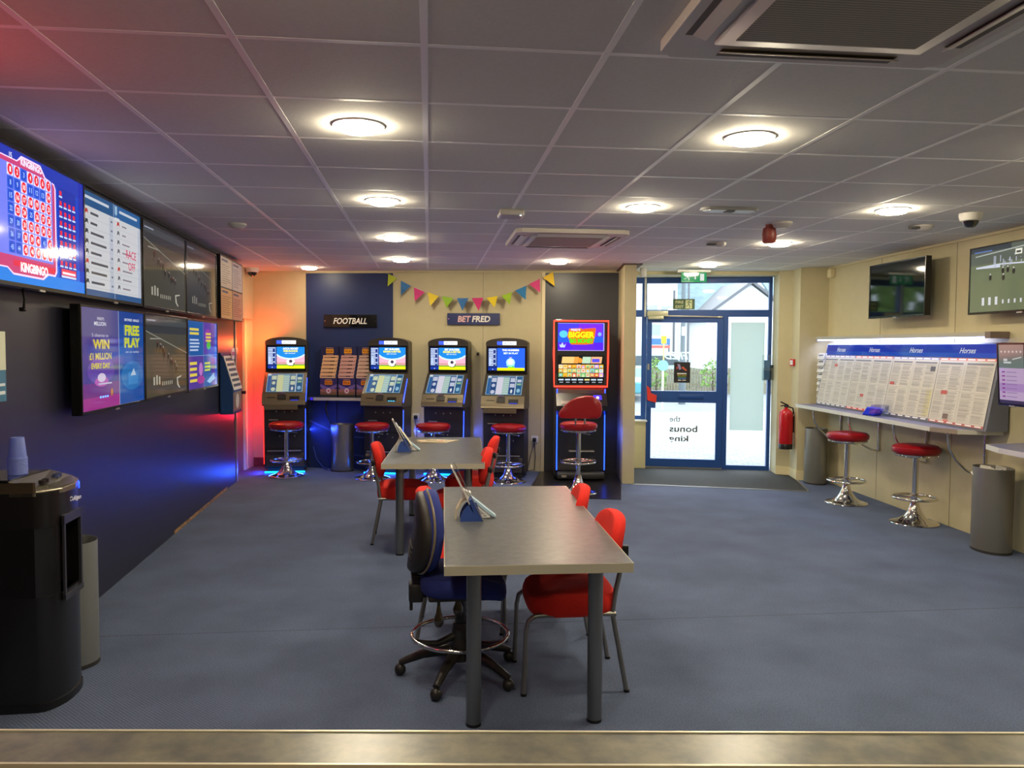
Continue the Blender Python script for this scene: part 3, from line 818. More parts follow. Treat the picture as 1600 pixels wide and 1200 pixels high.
def art_bingo(f):
    f.rect(0, 0, 1, 1, (24, 60, 176), 0); f.rect(0, 0, 1, .10, (20, 120, 215), 1); f.rect(0, .10, 1, .2, (24, 92, 205), 1)
    f.rect(0, .86, 1, 1, (26, 48, 160), 1); f.rect(.94, .1, 1, 1, (34, 40, 150), 1)
    f.text('15', .245, .945, .022, .045, (240, 240, 255))
    f.poly([(.05, .93), (.30, .93), (.34, .98), (.52, .98), (.57, .90), (.66, .88), (.675, .84), (.675, .14), (.655, .10), (.58, .10), (.53, .055), (.25, .055), (.2, .1), (.05, .1)], (236, 200, 236), 2, 1.1)
    f.poly([(.05, .92), (.30, .92), (.35, .965), (.51, .965), (.56, .885), (.65, .87), (.66, .84), (.66, .15), (.645, .115), (.57, .115), (.52, .07), (.25, .07), (.2, .11), (.05, .11)], (190, 60, 110), 3)
    f.rect(.07, .20, .632, .885, (110, 120, 226), 4)
    blue = {3, 8, 9, 11, 12, 13, 15, 22, 25, 29, 30, 36, 37, 41, 43, 44}
    for n in range(49):
        c, r = n % 7, n // 7
        u = .235 + c * .0595; v = .838 - r * .096
        if r >= 5: u += .004
        f.rect(u - .026, v - .044, u + .026, v + .044, (40, 84, 200) if (n + 1) in blue else (220, 214, 250), 5)
        f.ell(u, v, .022, .042, (30, 70, 190) if (n + 1) in blue else (222, 26, 44), 6, 16)
        f.text(str(n + 1), u, v, .012 if n < 9 else .024, .04, (160, 190, 250) if (n + 1) in blue else (255, 240, 240), 7, bold=.02)
    f.rect(.25, .125, .65, .17, (214, 40, 70), 4); f.text('KINGBINGO', .44, .125, .26, .075, (250, 250, 255), 6, bold=.04); f.text('KINGBINGO', .43, .935, .20, .055, (230, 226, 250), 6, bold=.04)
    f.rect(.70, .105, .90, .875, (26, 44, 150), 3)
    for r in range(8):
        for c in range(4):
            if r == 0 and c: continue
            u = .725 + c * .05; v = .83 - r * .085
            f.rect(u - .012, v - .02, u + .012, v + .018, (214, 40, 62), 4); f.rect(u - .018, v - .038, u + .018, v - .024, (190, 214, 255), 4)
    f.rect(.72, .13, .89, .185, (222, 60, 80), 4); f.bars(.73, .14, .88, .18, 1, (240, 220, 230), 5); f.rect(.72, .11, .89, .128, (200, 210, 245), 4)
def art_results(f):
    f.rect(0, 0, 1, 1, (226, 228, 232), 0)
    f.rect(0, .0, 1, .06, (52, 96, 150), 1); f.rect(0, .86, .5, 1, (36, 92, 146), 1); f.rect(.503, .86, 1, 1, (42, 104, 166), 1); f.rect(.498, 0, .503, 1, (200, 210, 224), 2)
    f.bars(.03, .93, .42, .97, 1, (220, 228, 240), 3, .7); f.bars(.6, .93, .93, .97, 1, (220, 228, 240), 3, .7); f.poly([(.52, .99), (.56, .99), (.56, .91), (.54, .885), (.52, .91)], (170, 205, 235), 3)
    f.rect(.0, .845, .05, .868, (238, 240, 246), 3); f.rect(.52, .845, .6, .868, (238, 240, 246), 3)
    f.rect(.42, .06, .49, .845, (206, 212, 226), 1); f.rect(.94, .06, 1, .845, (206, 212, 226), 1)
    names = ['DEPARTURES', 'MEDICINE', 'THUNDERHEAD', 'HILL FROST ROCKS', 'OSCAR LANE', 'TAROT RED ARROWS', 'HEATHSTONE TRAIL', 'BOB O SUNDAE']
    for i in range(8):
        v = .80 - i * .096
        for a, cc in ((0, (60, 60, 66)), (.5, (110, 112, 120))):
            f.rect(a + .02, v - .045, a + .48, v - .043, (150, 156, 166), 2)
            f.poly([(a + .05, v - .02), (a + .06, v + .03), (a + .09, v + .03), (a + .1, v - .02), (a + .08, v)], (200, 60, 50) if i in (0, 5) else cc, 3)
        wd = (.12, .1, .2, .24, .16, .26, .24, .2)[i]
        f.rect(.13, v - .012, .13 + wd, v + .012, (90, 90, 96), 3); f.rect(.64, v - .008, .64 + wd * .7, v + .008, (150, 140, 150), 3); f.rect(.445, v - .01, .475, v + .01, (120, 126, 140), 3)
    f.text('RACE', .80, .52, .19, .09, (226, 60, 110), 5); f.text('OFF', .81, .39, .13, .09, (226, 60, 110), 5)
def art_race(f, seed=1, dim=1.0, warm=0):
    rr = random.Random(seed); q = lambda r, g, b: (r * dim, g * dim, b * dim)
    f.rect(0, 0, 1, 1, q(72, 68, 54), 0); f.rect(0, .78, 1, 1, q(50, 52, 52), 1); f.rect(0, 0, 1, .3, q(70, 66, 50), 1); f.rect(0, .88, 1, .96, q(66, 70, 72), 2)
    f.poly([(0, .80), (1, .52), (1, .535), (0, .815)], q(126, 124, 110), 2); f.poly([(.1, .72), (.35, .72), (.36, .71), (.1, .705)], q(150, 146, 134), 3)
    for i in range(9):
        u = .25 + .06 * i + rr.uniform(-.02, .02); v = .62 - .035 * i + rr.uniform(-.03, .03)
        f.ell(u, v, .018, .035, q(36, 26, 20), 3, 10); f.ell(u + .01, v + .035, .008, .015, q(170, 150, 140) if i % 3 else q(120, 40, 40), 4, 8); f.poly([(u - .012, v - .03), (u - .006, v - .03), (u - .014, v - .08), (u - .02, v - .08)], q(36, 26, 20), 3)
    for i in range(3): f.rect(.16 + i * .06, .14, .19 + i * .06, .24 + .02 * (i % 2), q(170, 166, 150), 3)
    for i in range(6): f.rect(.36 + i * .045, .12, .372 + i * .045, .17, q(180, 176, 160), 3)
    f.poly([(.72, .2), (.84, .22), (.84, .205), (.74, .185), (.76, .1), (.8, .06), (.785, .05), (.73, .1)], q(190, 186, 170), 3)
    f.bars(.03, .93, .22, .96, 1, q(150, 160, 180), 3)
def art_promo(f):
    f.rect(0, 0, .55, 1, (74, 58, 150), 0); f.rect(0, 0, .55, .26, (120, 44, 140), 1); f.rect(0, 0, .55, .12, (170, 50, 150), 2); f.rect(0, .72, .55, 1, (86, 84, 150), 1)
    f.ell(.27, .38, .2, .14, (104, 70, 176), 2)
    f.rect(.553, 0, 1, 1, (26, 84, 170), 0); f.rect(.553, .86, 1, 1, (30, 72, 160), 1); f.rect(.547, 0, .553, 1, (190, 200, 230), 2); f.ell(.78, .3, .2, .16, (36, 116, 190), 2)
    f.text("FRED'S", .27, .90, .10, .03, (230, 230, 245)); f.text('MILLION', .26, .85, .17, .04, (235, 235, 250), bold=.02)
    f.text('5 chances to', .26, .735, .24, .035, (225, 220, 240), bold=0)
    YL = (236, 214, 60)
    f.text('WIN', .27, .645, .24, .095, YL, 5, bold=.04); f.text('£1 MILLION', .26, .525, .32, .07, YL, 5, bold=.03); f.text('EVERY DAY', .26, .43, .27, .055, YL, 5, bold=.03)
    f.text('BETFRED  BINGO', .78, .915, .26, .028, (235, 240, 250), bold=.02)
    f.text('FREE', .78, .80, .26, .115, (220, 226, 50), 5, bold=.05); f.text('PLAY', .78, .665, .28, .11, (220, 226, 50), 5, bold=.05)
    f.text('on us today', .78, .56, .24, .03, (210, 225, 245), bold=0)
    f.ell(.27, .27, .1, .05, (196, 90, 190), 3); f.ell(.27, .31, .06, .045, (230, 214, 240), 4); f.rect(.22, .24, .42, .255, (210, 200, 230), 4)
    f.rect(.70, .20, .88, .34, (60, 140, 210), 3); f.poly([(.74, .3), (.8, .38), (.84, .3)], (190, 215, 240), 4)
    for i in range(4): f.ell(.25 + .035 * i, .115, .012, .012, (90, 150, 255), 4, 10, k=2)
    f.ell(.42, .15, .02, .04, (200, 120, 60), 4)
def art_promo2(f):
    f.rect(0, 0, .5, 1, (34, 90, 160), 0); f.rect(.5, 0, 1, 1, (92, 60, 160), 0); f.rect(0, 0, .5, .48, (84, 60, 150), 1); f.rect(.5, 0, .78, .5, (34, 84, 160), 1); f.rect(.9, 0, 1, 1, (60, 90, 200), 1)
    f.rect(.0, .485, 1, .49, (170, 180, 220), 3); f.rect(.497, 0, .5, 1, (170, 180, 220), 3)
    YL = (226, 206, 80)
    f.bars(.06, .80, .34, .92, 2, YL, 4, .6); f.bars(.06, .56, .4, .76, 4, (190, 205, 235), 4, .5, .4)
    f.ell(.66, .80, .1, .1, (150, 60, 170), 3); f.bars(.58, .70, .76, .86, 3, YL, 5, .6); f.ell(.68, .64, .07, .06, (90, 190, 60), 4)
    f.bars(.05, .10, .28, .44, 4, YL, 4, .5, .2); f.ell(.40, .28, .06, .1, (190, 120, 200), 4); f.ell(.40, .12, .12, .06, (170, 60, 150), 3); f.bars(.53, .24, .72, .4, 3, (200, 210, 90), 4, .6)
    f.poly([(.6, .08), (.86, .2), (.9, .1), (.7, .04)], (150, 190, 230), 4)

S0 = .105                                           # screen face stands this far off the wall
def L(yc, z): return (lx(yc) + S0, yc, z)
W2, H2 = 1.125, .625
tv('wall_screen', 'bright blue bingo numbers screen high on the left wall, nearest the camera', 'screen', (lx(4.06) + .135, 4.055, 1.852), RL, 1.125, .632, art_bingo, 1.05, group='screens on the left wall')
tv('wall_screen', 'white race results screen with RACE OFF in pink, high on the left wall', 'screen', L(5.165, 1.855), RL, 1.06, .625, art_results, .62, group='screens on the left wall')
tv('wall_screen', 'dark horse racing screen in the top row, right of the results screen', 'screen', L(6.285, 1.85), RL, W2, H2, lambda f: art_race(f, 1, .95), .8, group='screens on the left wall')
tv('wall_screen', 'dark horse racing screen in the top row, next to the framed notices', 'screen', L(7.43, 1.85), RL, W2, H2, lambda f: art_race(f, 3, .75), .7, group='screens on the left wall')
tv('wall_screen', 'purple and blue FREE PLAY promotion screen in the lower row, nearest the camera', 'screen', L(5.165, 1.19), RL, W2, .628, art_promo, .62, group='screens on the left wall')
tv('wall_screen', 'dark racing screen in the lower row between two promotion screens', 'screen', L(6.30, 1.195), RL, W2, H2, lambda f: art_race(f, 5, .95), .9, group='screens on the left wall')
tv('wall_screen', 'blue and purple promotion screen in the lower row beside the leaflet rack', 'screen', L(7.44, 1.19), RL, W2, H2, art_promo2, .75, group='screens on the left wall')
k = MB(BLACK); k.tube([(0, 0, .05), (.01, 0, 0), (.0, .01, -.05)], .006); k.rbox((0, 0, -.05), (.03, .02, .02), .005)
tag(k.build('dangling_cable', loc=(lx(4.05) + .05, 4.06, 1.81)), 'short black cable end hanging under the bingo screen', 'cable')
# framed notices at the end of the row
t = thing('notice_frame', 'large pale framed notices at the far end of the left wall screens', 'notice frame', L(8.76, 1.86), RL)
k = MB(BLACK); k.b2((-.57, 0, 0), (.57, .04, .65)); k.build('frame', t)
for i, (u, v, c_) in enumerate(((-.285, .33, (222, 206, 190)), (.285, .33, (206, 196, 200)), (-.285, .01, (226, 176, 120)), (.285, .01, (206, 150, 130)))):
    f = Face(.545, .305, v, 0, y=-.002, cx=u); f.rect(0, 0, 1, 1, c_, 0); rr = [(150, 120, 90), (140, 130, 140), (160, 110, 70), (150, 80, 70)][i]
    f.bars(.08, .12, .92, .80, 9, rr, 2, .3, .5); f.rect(.08, .86, .6, .93, (90, 90, 130), 2); f.mb.build('notice', t)
k = MB(ALU); k.b2((.55, -.004, 0), (.57, 0, .65)); k.build('edge_strip', t)
# blue leaflet rack
t = thing('leaflet_rack', 'dark blue stepped leaflet rack on the left wall beyond the screens', 'leaflet rack', (lx(8.78) + .012, 8.78, .86), RL)
BLR = mat('blue_card', (22, 62, 118), .5)
side = [(0, 0), (-.13, 0), (-.13, .27), (-.04, .60), (0, .655)]
k = MB(BLR)
for xx in (-.24, .228): k.prism(side, xx, xx + .012, axis='x')
k.b2((-.24, -.01, 0), (.24, 0, .655)); k.b2((-.24, -.13, 0), (.24, 0, .012)); k.b2((-.24, -.13, 0), (.24, -.122, .27)); k.build('rack_body', t)
for i in range(6):
    zz = .27 + i * .055; yy = -.128 + i * .016
    k = MB(df((214, 212, 204))); k.box((0, yy, zz + .03), (.44, .006, .09), None, Matrix.Rotation(R(-14), 3, 'X')); k.box((0, yy - .004, zz + .035), (.36, .003, .03), df((60, 70, 90)), Matrix.Rotation(R(-14), 3, 'X')); k.build('leaflet', t)
k = MB(df((225, 205, 215))); k.b2((.1, -.06, .58), (.235, -.052, .70)); k.b2((.11, -.064, .62), (.225, -.06, .66), df((180, 90, 140))); k.build('header_card', t)
f = Face(.44, .2, .03, 0, y=-.131); f.rect(0, 0, 1, 1, (120, 100, 90), 0); f.ell(.5, .5, .2, .4, (200, 190, 180)); f.mb.build('front_print', t)
t = thing('light_switch', 'small cream light switch on the brown door recess', 'light switch', (-2.352, 9.93, 1.53), RL)
k = MB(mat('brass_plate', (206, 176, 96), .35)); k.rbox((0, -.004, 0), (.08, .012, .08), .003); k.build('plate', t)
k = MB(WHITE); k.rbox((0, -.012, 0), (.03, .012, .04), .003); k.build('rocker', t)
f = Face(.24, .33, 0, 0, y=-.012); f.rect(0, 0, 1, 1, (60, 120, 150), 0); f.rect(0, .45, 1, 1, (222, 226, 200)); f.rect(.6, .1, .95, .15, (220, 230, 235)); f.rect(.6, .22, .95, .26, (220, 230, 235)); f.mb.b2((-.12, -.011, 0), (.12, 0, .33), df((200, 200, 190)))
tag(f.mb.build('wall_notice', loc=(lx(3.84), 3.84, 1.32), rot=RL), 'yellow and teal notice on the dark left wall at the picture edge', 'notice')

def art_off(f): f.rect(0, 0, 1, 1, mat('screen_off', (8, 10, 10), .05, 0, spec=.45), 0)
def art_track(f):
    rr = random.Random(4)
    f.rect(0, 0, 1, 1, (104, 112, 84), 0); f.rect(0, .74, 1, 1, (88, 94, 84), 1); f.poly([(.05, .88), (1, 1), (1, .985), (.05, .865)], (176, 182, 176), 2); f.rect(0, .93, .4, 1, (56, 62, 66), 2)
    f.poly([(.06, .68), (.30, .66), (.3, .7), (1, .62), (1, .645), (.3, .72), (.06, .705)], (200, 205, 220), 3)
    for i in range(46):
        u = .2 + .8 * rr.random(); f.rect(u, .66 + rr.uniform(0, .16), u + .008, .66 + rr.uniform(.06, .22), (170, 176, 190), 3)
    for i in range(24):
        u = .16 + .8 * rr.random(); v = .5 + rr.random() * .12
        f.ell(u, v, .014, .045, (50, 46, 42), 4, 10); f.ell(u, v + .05, .007, .014, (190, 190, 190), 5, 8)
    f.rect(.44, .82, .5, .90, (226, 226, 210), 4); f.rect(.45, .84, .49, .87, (60, 60, 60), 5)
    f.bars(.04, .93, .22, .96, 1, (90, 120, 190), 4)
    for i in range(3): f.rect(.13 + i * .065, .1, .155 + i * .065, .22, (206, 206, 210), 4)
    for i in range(5): f.rect(.33 + i * .055, .11, .345 + i * .055, .17, (206, 206, 210), 4)
tv('wall_screen', 'switched-off black screen high on the right wall, reflecting the room', 'screen', (rx(7.18) - .20, 7.18, 1.90), RR, .97, .54, art_off, 1, .05, .15, group='screens high on the right wall', bez=.012, low=.02)
tv('wall_screen', 'green racetrack screen high on the right wall, cut by the picture edge', 'screen', (rx(5.55) - .15, 5.55, 1.88), RR, 1.22, .55, art_track, .9, .04, .1, group='screens high on the right wall', bez=.012, low=.018)

# ------------------------------------------------------------------ right-hand shelf and newspaper display
SHT = mat('shelf_laminate', (122, 124, 150), .4, 0, noise=(108, 110, 136), nscale=50)
SY0 = 8.93
t = thing('wall_shelf', 'long blue-grey wall shelf with a pale edge under the newspapers', 'shelf', (rx(SY0), SY0, 0), RR)
k = MB(SHT); k.prism([(0, 0), (0, -.39), (2.72, -.42), (2.95, -.33), (3.04, 0)], .90, .932); k.build('shelf_top', t)
k = MB(mat('shelf_edge', (214, 212, 200), .35, .3)); k.prism([(-.003, -.002), (-.003, -.393), (2.72, -.423), (2.72, -.419), (.0, -.389), (.0, -.002)], .896, .934)
k.prism([(2.95, -.333), (2.955, -.331), (3.045, 0), (3.04, 0)], .896, .934)
k.build('edge_strip', t)
k = MB(mat('ribbed_strip', (196, 184, 160), .3, .6)); k.prism([(2.72, -.4235), (2.955, -.3325), (2.95, -.329), (2.72, -.419)], .896, .934); k.build('corner_strip', t, label='ribbed chrome corner strip')
for yy in (8.56, 7.74, 6.90, 6.08):
    xx = SY0 - yy
    k = MB(CHROME); k.tube([(xx, -.015, .90), (xx, -.015, .52)], .011)
    P = [(xx, -.34, .90), (xx, -.34, .83), (xx, -.325, .76), (xx, -.27, .67), (xx, -.18, .585), (xx, -.08, .535), (xx, -.015, .52)]
    k.tube(P, .011); k.cyl((xx, -.34, .895), .022, .01); k.cyl((xx, -.015, .895), .022, .01); k.build('bracket', t)
BX0, BX1 = .15, 3.12
t = thing('display_board', 'grey display board leaning over the shelf with blue Horses headers', 'display board', (rx(SY0), SY0, .934), RR)
k = MB(mat('board_grey', (104, 108, 120), .5)); k.prism([(-.02, 0), (-.205, 0), (-.20, .03), (-.075, .715), (-.02, .715)], BX0 - .02, BX1, axis='x'); k.build('board', t)
sl_ = math.atan2(.125, .685)
ux = [BX0, .85, 1.59, 2.34, BX1 - .03]
for i in range(4):
    w_ = ux[i + 1] - ux[i]
    f = Face(w_, .115, .598, .55, y=-.005, cx=(ux[i] + ux[i + 1]) / 2)
    f.rect(0, 0, 1, 1, (22, 56, 190), 0); f.rect(0, 0, 1, .35, (36, 84, 206), 1); f.text('Horses', .48 if i else .5, .52, .28, .42, (245, 248, 255), shear=.25, bold=.01)
    f.mb.v = [Matrix.Rotation(-sl_, 3, 'X') @ Vector((v.x, v.y, v.z)) + Vector((0, -.2035, 0)) for v in f.mb.v]
    f.mb.build('header_strip', t)
PAPER = [(206, 204, 196), (204, 202, 192), (208, 204, 190), (208, 204, 192)]
for i in range(4):
    w_ = ux[i + 1] - ux[i] - .012; rr = random.Random(i + 20)
    f = Face(w_, .575, .015, 0, cx=(ux[i] + ux[i + 1]) / 2, y=-.006)
    f.st = .0006
    f.rect(0, 0, 1, 1, PAPER[i], 0)
    red = i in (1, 3)
    f.rect(0, .965, 1, 1, (226, 120, 110) if red else (150, 150, 190), 1)
    for j in range(6):
        f.rect(.02 + j * .165, .972, .15 + j * .165, .992, (250, 240, 240), 2); f.rect(.03 + j * .165, .01, .14 + j * .165, .03, (240, 240, 240) if i != 1 else (246, 220, 216), 3)
    f.rect(0, 0, 1, .036, (206, 70, 66) if i in (1,) else ((190, 110, 104) if i == 3 else (110, 112, 130)), 1)
    f.rect(.02, .905, .45, .93, (120, 122, 132), 2); f.rect(.52, .905, .97, .93, (120, 122, 132), 2)
    for half in (0, 1):
        for (ca, cb) in ((.02, .23), (.25, .46), (.52, .74), (.76, .98)):
            n = 46; z0, z1 = (.06, .485) if half == 0 else (.52, .89)
            for j in range(n):
                a = z0 + (z1 - z0) * j / n
                if rr.random() < .12: continue
                dk = rr.choice([(160, 158, 154), (176, 174, 168), (150, 148, 146), (184, 180, 172)])
                f.rect(ca, a, cb - rr.random() * .07, a + .0045, dk, 1)
    f.rect(.485, .05, .489, .93, (170, 168, 160), 2); f.rect(0, .497, 1, .503, (176, 172, 162), 2); f.rect(0, .503, 1, .508, (226, 224, 214), 2)
    for (a, b, c_, d_) in {0: [(.38, .78, .48, .83)], 1: [(.33, .25, .42, .30)], 2: [(.02, .52, .13, .57), (.86, .78, .96, .86)], 3: [(.14, .44, .26, .50)]}[i]:
        f.rect(a, b, c_, d_, (190, 84, 76) if not (i == 2 and a > .5) else (90, 90, 96), 3)
    if i == 2: f.rect(.86, .06, .98, .49, (206, 198, 150), 0.5); f.rect(.03, .08, .12, .13, (90, 90, 80), 3)
    if i == 3: f.rect(.26, .07, .36, .15, (120, 100, 90), 3); f.rect(.28, .03, .38, .06, (220, 120, 110), 3)
    vs = []
    for v in f.mb.v:
        u_ = (v.x - ux[i]) / w_; zz = (v.z - .015) / .575
        bulge = 0
        vs.append(Matrix.Rotation(-sl_, 3, 'X') @ Vector((v.x, v.y + bulge, v.z)) + Vector((0, -.2035, 0)))
    f.mb.v = vs
    f.mb.T = Matrix.Translation((0, -.2035, 0)) @ Matrix.Rotation(-sl_, 4, 'X'); f.mb.b2((ux[i], -.0055, .015), (ux[i + 1] - .012, -.001, .59), df(PAPER[i])); f.mb.T = Matrix()
    # thin folded back sheet gives the paper its thickness
    lab = ['newspaper racing pages at the far left of the display board', 'racing pages with red strips, second from the left on the display board', 'racing pages with a yellowish lower column, third on the display board', 'newspaper racing pages at the near right of the display board, beside the tall screen'][i]
    o = f.mb.build('newspaper', loc=(rx(SY0), SY0, .934), rot=RR); tag(o, lab, 'newspaper', 'newspapers on the display board')
# LED light bar above the board
t = thing('light_bar', 'slim grey light bar with glowing blue-white tube above the newspapers', 'light bar', (rx(SY0), SY0, 1.685), RR)
k = MB(mat('bar_grey', (176, 174, 160), .45)); k.b2((0, -.16, .015), (3.015, -.005, .05)); k.b2((0, -.165, .014), (3.015, -.16, .045)); k.build('housing', t)
k = MB(em((178, 190, 255), 6)); k.b2((.04, -.159, -.002), (2.98, -.139, .012)); k.build('led_tube', t)
k = MB(mat('bar_end_cap', (120, 104, 96), .5)); k.b2((3.015, -.168, -.002), (3.08, -.005, .052)); k.build('end_cap', t)
light('bar_light', 'AREA', (1.45, -.12, -.004), 8, (.55, .60, 1), t, 2.8, (R(30), 0, 0), .03)
# tall small screen at the end of the board
def art_menu(f):
    f.rect(0, 0, 1, 1, (206, 178, 214), 0); f.rect(0, .6, 1, 1, (120, 134, 128), 1); f.rect(0, 0, 1, .05, (70, 60, 90), 1)
    f.rect(0, .2, 1, .34, (186, 150, 206), 1)
    for i in range(6): f.ell(.12 + i * .15, .88, .035, .02, (196, 206, 200), 2, 12)
    f.rect(.2, .72, .35, .76, (220, 226, 226), 2); f.rect(.2, .68, .5, .71, (220, 226, 226), 2); f.poly([(.55, .76), (.9, .8), (.9, .78), (.55, .74)], (206, 214, 210), 2)
    for i in range(7): f.rect(.12, .10 + i * .07, .24, .125 + i * .07, (150, 70, 160), 2); f.rect(.3, .105 + i * .07, .7, .115 + i * .07, (150, 120, 170), 2)
tv('tall_screen', 'small upright lilac menu screen at the right end of the newspapers', 'screen', (rx(5.44) - .27, 5.44, 1.17), RR, .30, .475, art_menu, .6, .03, .2, tilt=4, bez=.014, low=.02)
# pen tub and small things on the shelf
def onshelf(yy, off, z=.934): return (rx(yy) - off, yy, z)
t = thing('betting_pen_tub', 'blue plastic tub with clear front lying on the wall shelf', 'pen tub', onshelf(7.35, .31), RR + R(20))
k = MB(mat('blue_tub', (30, 60, 230), .3)); k.prism([(-.09, 0), (.06, 0), (.10, .07), (-.03, .085)], -.05, .05, axis='y'); k.build('tub', t, bevel=.01)
k = MB(glass_mat('clear_tub', (.8, .86, 1), .25)); k.prism([(.0, .01), (.13, .03), (.15, .11), (.03, .11)], -.055, .055, axis='y'); k.build('clear_front', t)
t = thing('leaflet_rack', 'white wire leaflet rack hanging at the left end of the display board', 'leaflet rack', (4.62, 8.82, 1.0), RR + R(20))
k = MB(WHITE); k.b2((-.04, -.01, 0), (.06, 0, .54)); k.build('rack_back', t)
for i in range(7):
    k = MB(df((206, 208, 204))); k.box((0, -.03, .05 + i * .075), (.10, .004, .07), None, Matrix.Rotation(R(-20), 3, 'X')); k.box((0, -.034, .065 + i * .075), (.07, .003, .012), df((90, 96, 110)), Matrix.Rotation(R(-20), 3, 'X')); k.build('leaflet', t)
t = thing('wall_shelf', 'second wall shelf cut off by the right picture edge', 'shelf', (rx(5.66), 5.66, 0), RR)
k = MB(SHT); k.prism([(0, 0), (.08, -.36), (.3, -.42), (2.6, -.42), (2.6, 0)], .83, .862); k.build('shelf_top', t)
k = MB(mat('shelf_edge')); k.prism([(-.004, -.002), (.076, -.364), (.3, -.425), (2.6, -.425), (2.6, -.42), (.3, -.42), (.08, -.36), (0, 0)], .826, .864); k.build('edge_strip', t)

# ------------------------------------------------------------------ oval bins
def bin_(loc, label, rx_=.155, ry=.12, h=.63, m=None, rot=0):
    t = thing('waste_bin', label, 'bin', loc, rot, 'open-topped metal bins')
    k = MB(m or mat('grey_bin_metal', (132, 130, 122), .38, .5))
    k.lathe([(.0, .0), (.97, .0), (1, .012), (1, h), (.985, h), (.97, h - .02), (.96, .02), (0, .02)], n=48, sx=rx_, sy=ry); k.build('bin_body', t)
    k = MB(df((44, 42, 42))); k.lathe([(.975, 0.001), (1.015, .001), (1.015, .02), (.975, .02)], n=48, sx=rx_, sy=ry); k.build('foot_ring', t)
    return t
b = bin_((4.43, 5.72, 0), 'tall grey oval bin at the right edge under the shelf end', .168, .13, .665, rot=RR)
k = MB(mat('crumpled_paper', (200, 198, 190), .7)); rr = random.Random(3)
for i in range(14):
    p = Vector((4.43 + rr.uniform(-.09, .09), 5.72 + rr.uniform(-.09, .09), .60 + rr.uniform(0, .045)))
    e1 = Vector((rr.uniform(-1, 1), rr.uniform(-1, 1), rr.uniform(-.5, .5))) * .05; e2 = e1.orthogonal().normalized() * .05
    k.add([p - e1, p - e2, p + e1, p + e2 + Vector((0, 0, .01))], [(0, 1, 2), (0, 2, 3)])
tag(k.build('crumpled_paper'), 'crumpled pale paper inside the right-hand bin', 'paper')
bin_((4.545, 8.80, 0), 'grey oval bin at the far end of the shelf beside the column', .15, .12, .655, rot=RR)
bin_((-1.10, 10.13, 0), 'shiny steel bin under the leaflet stand, lit red and blue', .145, .12, .60, mat('bright_bin_metal', (170, 168, 164), .28, .9), rot=RB)
bin_((-1.80, 4.05, 0), 'pale grey bin behind the black water cooler', .155, .13, .62, mat('pale_bin_metal', (136, 138, 136), .4, .4))
k = MB(glass_mat('clear_liner', (.9, .92, .92), .3)); rr = random.Random(9)
for i in range(20):
    a0 = i / 20 * 6.283; k.add([(-1.80 + .15 * math.cos(a), 4.05 + .125 * math.sin(a), .60 + rr.uniform(-.01, .022)) for a in (a0, a0 + .2)] + [(-1.80 + .10 * math.cos(a0 + .1), 4.05 + .08 * math.sin(a0 + .1), .52)], [(0, 1, 2)])
tag(k.build('bin_liner'), 'crinkled clear liner inside the bin behind the cooler', 'bin liner')

# ------------------------------------------------------------------ stools
def ring(r, z, n=40, c=(0, 0)): return [(c[0] + r * math.cos(2 * math.pi * i / n), c[1] + r * math.sin(2 * math.pi * i / n), z) for i in range(n)]
BASEP = [(.0, 0), (.205, 0), (.21, .006), (.205, .012), (.17, .02), (.13, .035), (.095, .06), (.065, .10), (.045, .145), (.036, .18), (.034, .2)]
def stool(loc, label, seat=.67, rot=0, back=False, ringz=.20, group='chrome stools with red round seats'):
    t = thing('bar_stool', label, 'stool', loc, rot, group)
    k = MB(CHROME); k.lathe(BASEP, n=48); k.build('base', t)
    k = MB(CHROME); k.cyl((0, 0, (.19 + seat - .1) / 2), .026, seat - .1 - .19); k.cyl((0, 0, ringz), .036, .05); k.build('pole', t)
    k = MB(CHROME); k.tube(ring(.185, ringz), .011, closed=True, n=10)
    for a in (20, 140, 260): k.tube([(0, 0, ringz), (.185 * math.cos(R(a)), .185 * math.sin(R(a)), ringz)], .009, n=8)
    k.build('foot_ring', t)
    k = MB(CHROME); k.lathe([(0, seat - .105), (.17, seat - .105), (.185, seat - .095), (.188, seat - .08), (.18, seat - .075)], n=48)
    for i in range(36): a = i / 36 * 6.283; k.rbox((.187 * math.cos(a), .187 * math.sin(a), seat - .09), (.012, .012, .008), .003, 1)
    k.build('seat_trim', t)
    k = MB(RED_L); k.lathe([(.0, seat - .08), (.18, seat - .08), (.2, seat - .065), (.207, seat - .045), (.203, seat - .02), (.18, seat - .004), (.12, seat + .004), (0, seat)], n=56); k.build('seat', t)
    k = MB(CHROME); k.tube([(.02, .0, seat - .12), (.13, .03, seat - .14)], .005, n=8); k.build('height_lever', t)
    if back:
        o = [(.225, -.02), (.236, .05), (.225, .12), (.19, .168), (.13, .195), (.06, .20), (-.02, .185), (-.10, .15), (-.17, .095), (-.215, .04), (-.232, -.005), (-.215, -.04), (-.1, -.045), (.05, -.045), (.19, -.045)]
        k = MB(RED_L); k.pad(o, .075, curve=-.0, c=(0, -.175, seat + .10)); k.build('backrest', t)
        k = MB(CHROME); k.tube([(-.05, -.14, seat - .07), (-.05, -.2, seat), (-.05, -.19, seat + .12)], .01); k.tube([(.05, -.14, seat - .07), (.05, -.2, seat), (.05, -.19, seat + .12)], .01); k.build('back_support', t)
        k = MB(RED_L); k.rbox((.06, -.195, seat - .02), (.07, .03, .05), .01); k.build('seat_strap', t)
    return t
stool((-1.73, 9.76, 0), 'red stool in front of the first betting terminal by the orange wall', .665)
stool((-.68, 9.52, 0), 'red stool in front of the second betting terminal, left of the far table', .67)
stool((.05, 9.33, 0), 'red stool behind the far table in front of the third terminal', .68)
stool((.93, 9.16, 0), 'red stool in front of the fourth terminal, partly behind red chairs', .68)
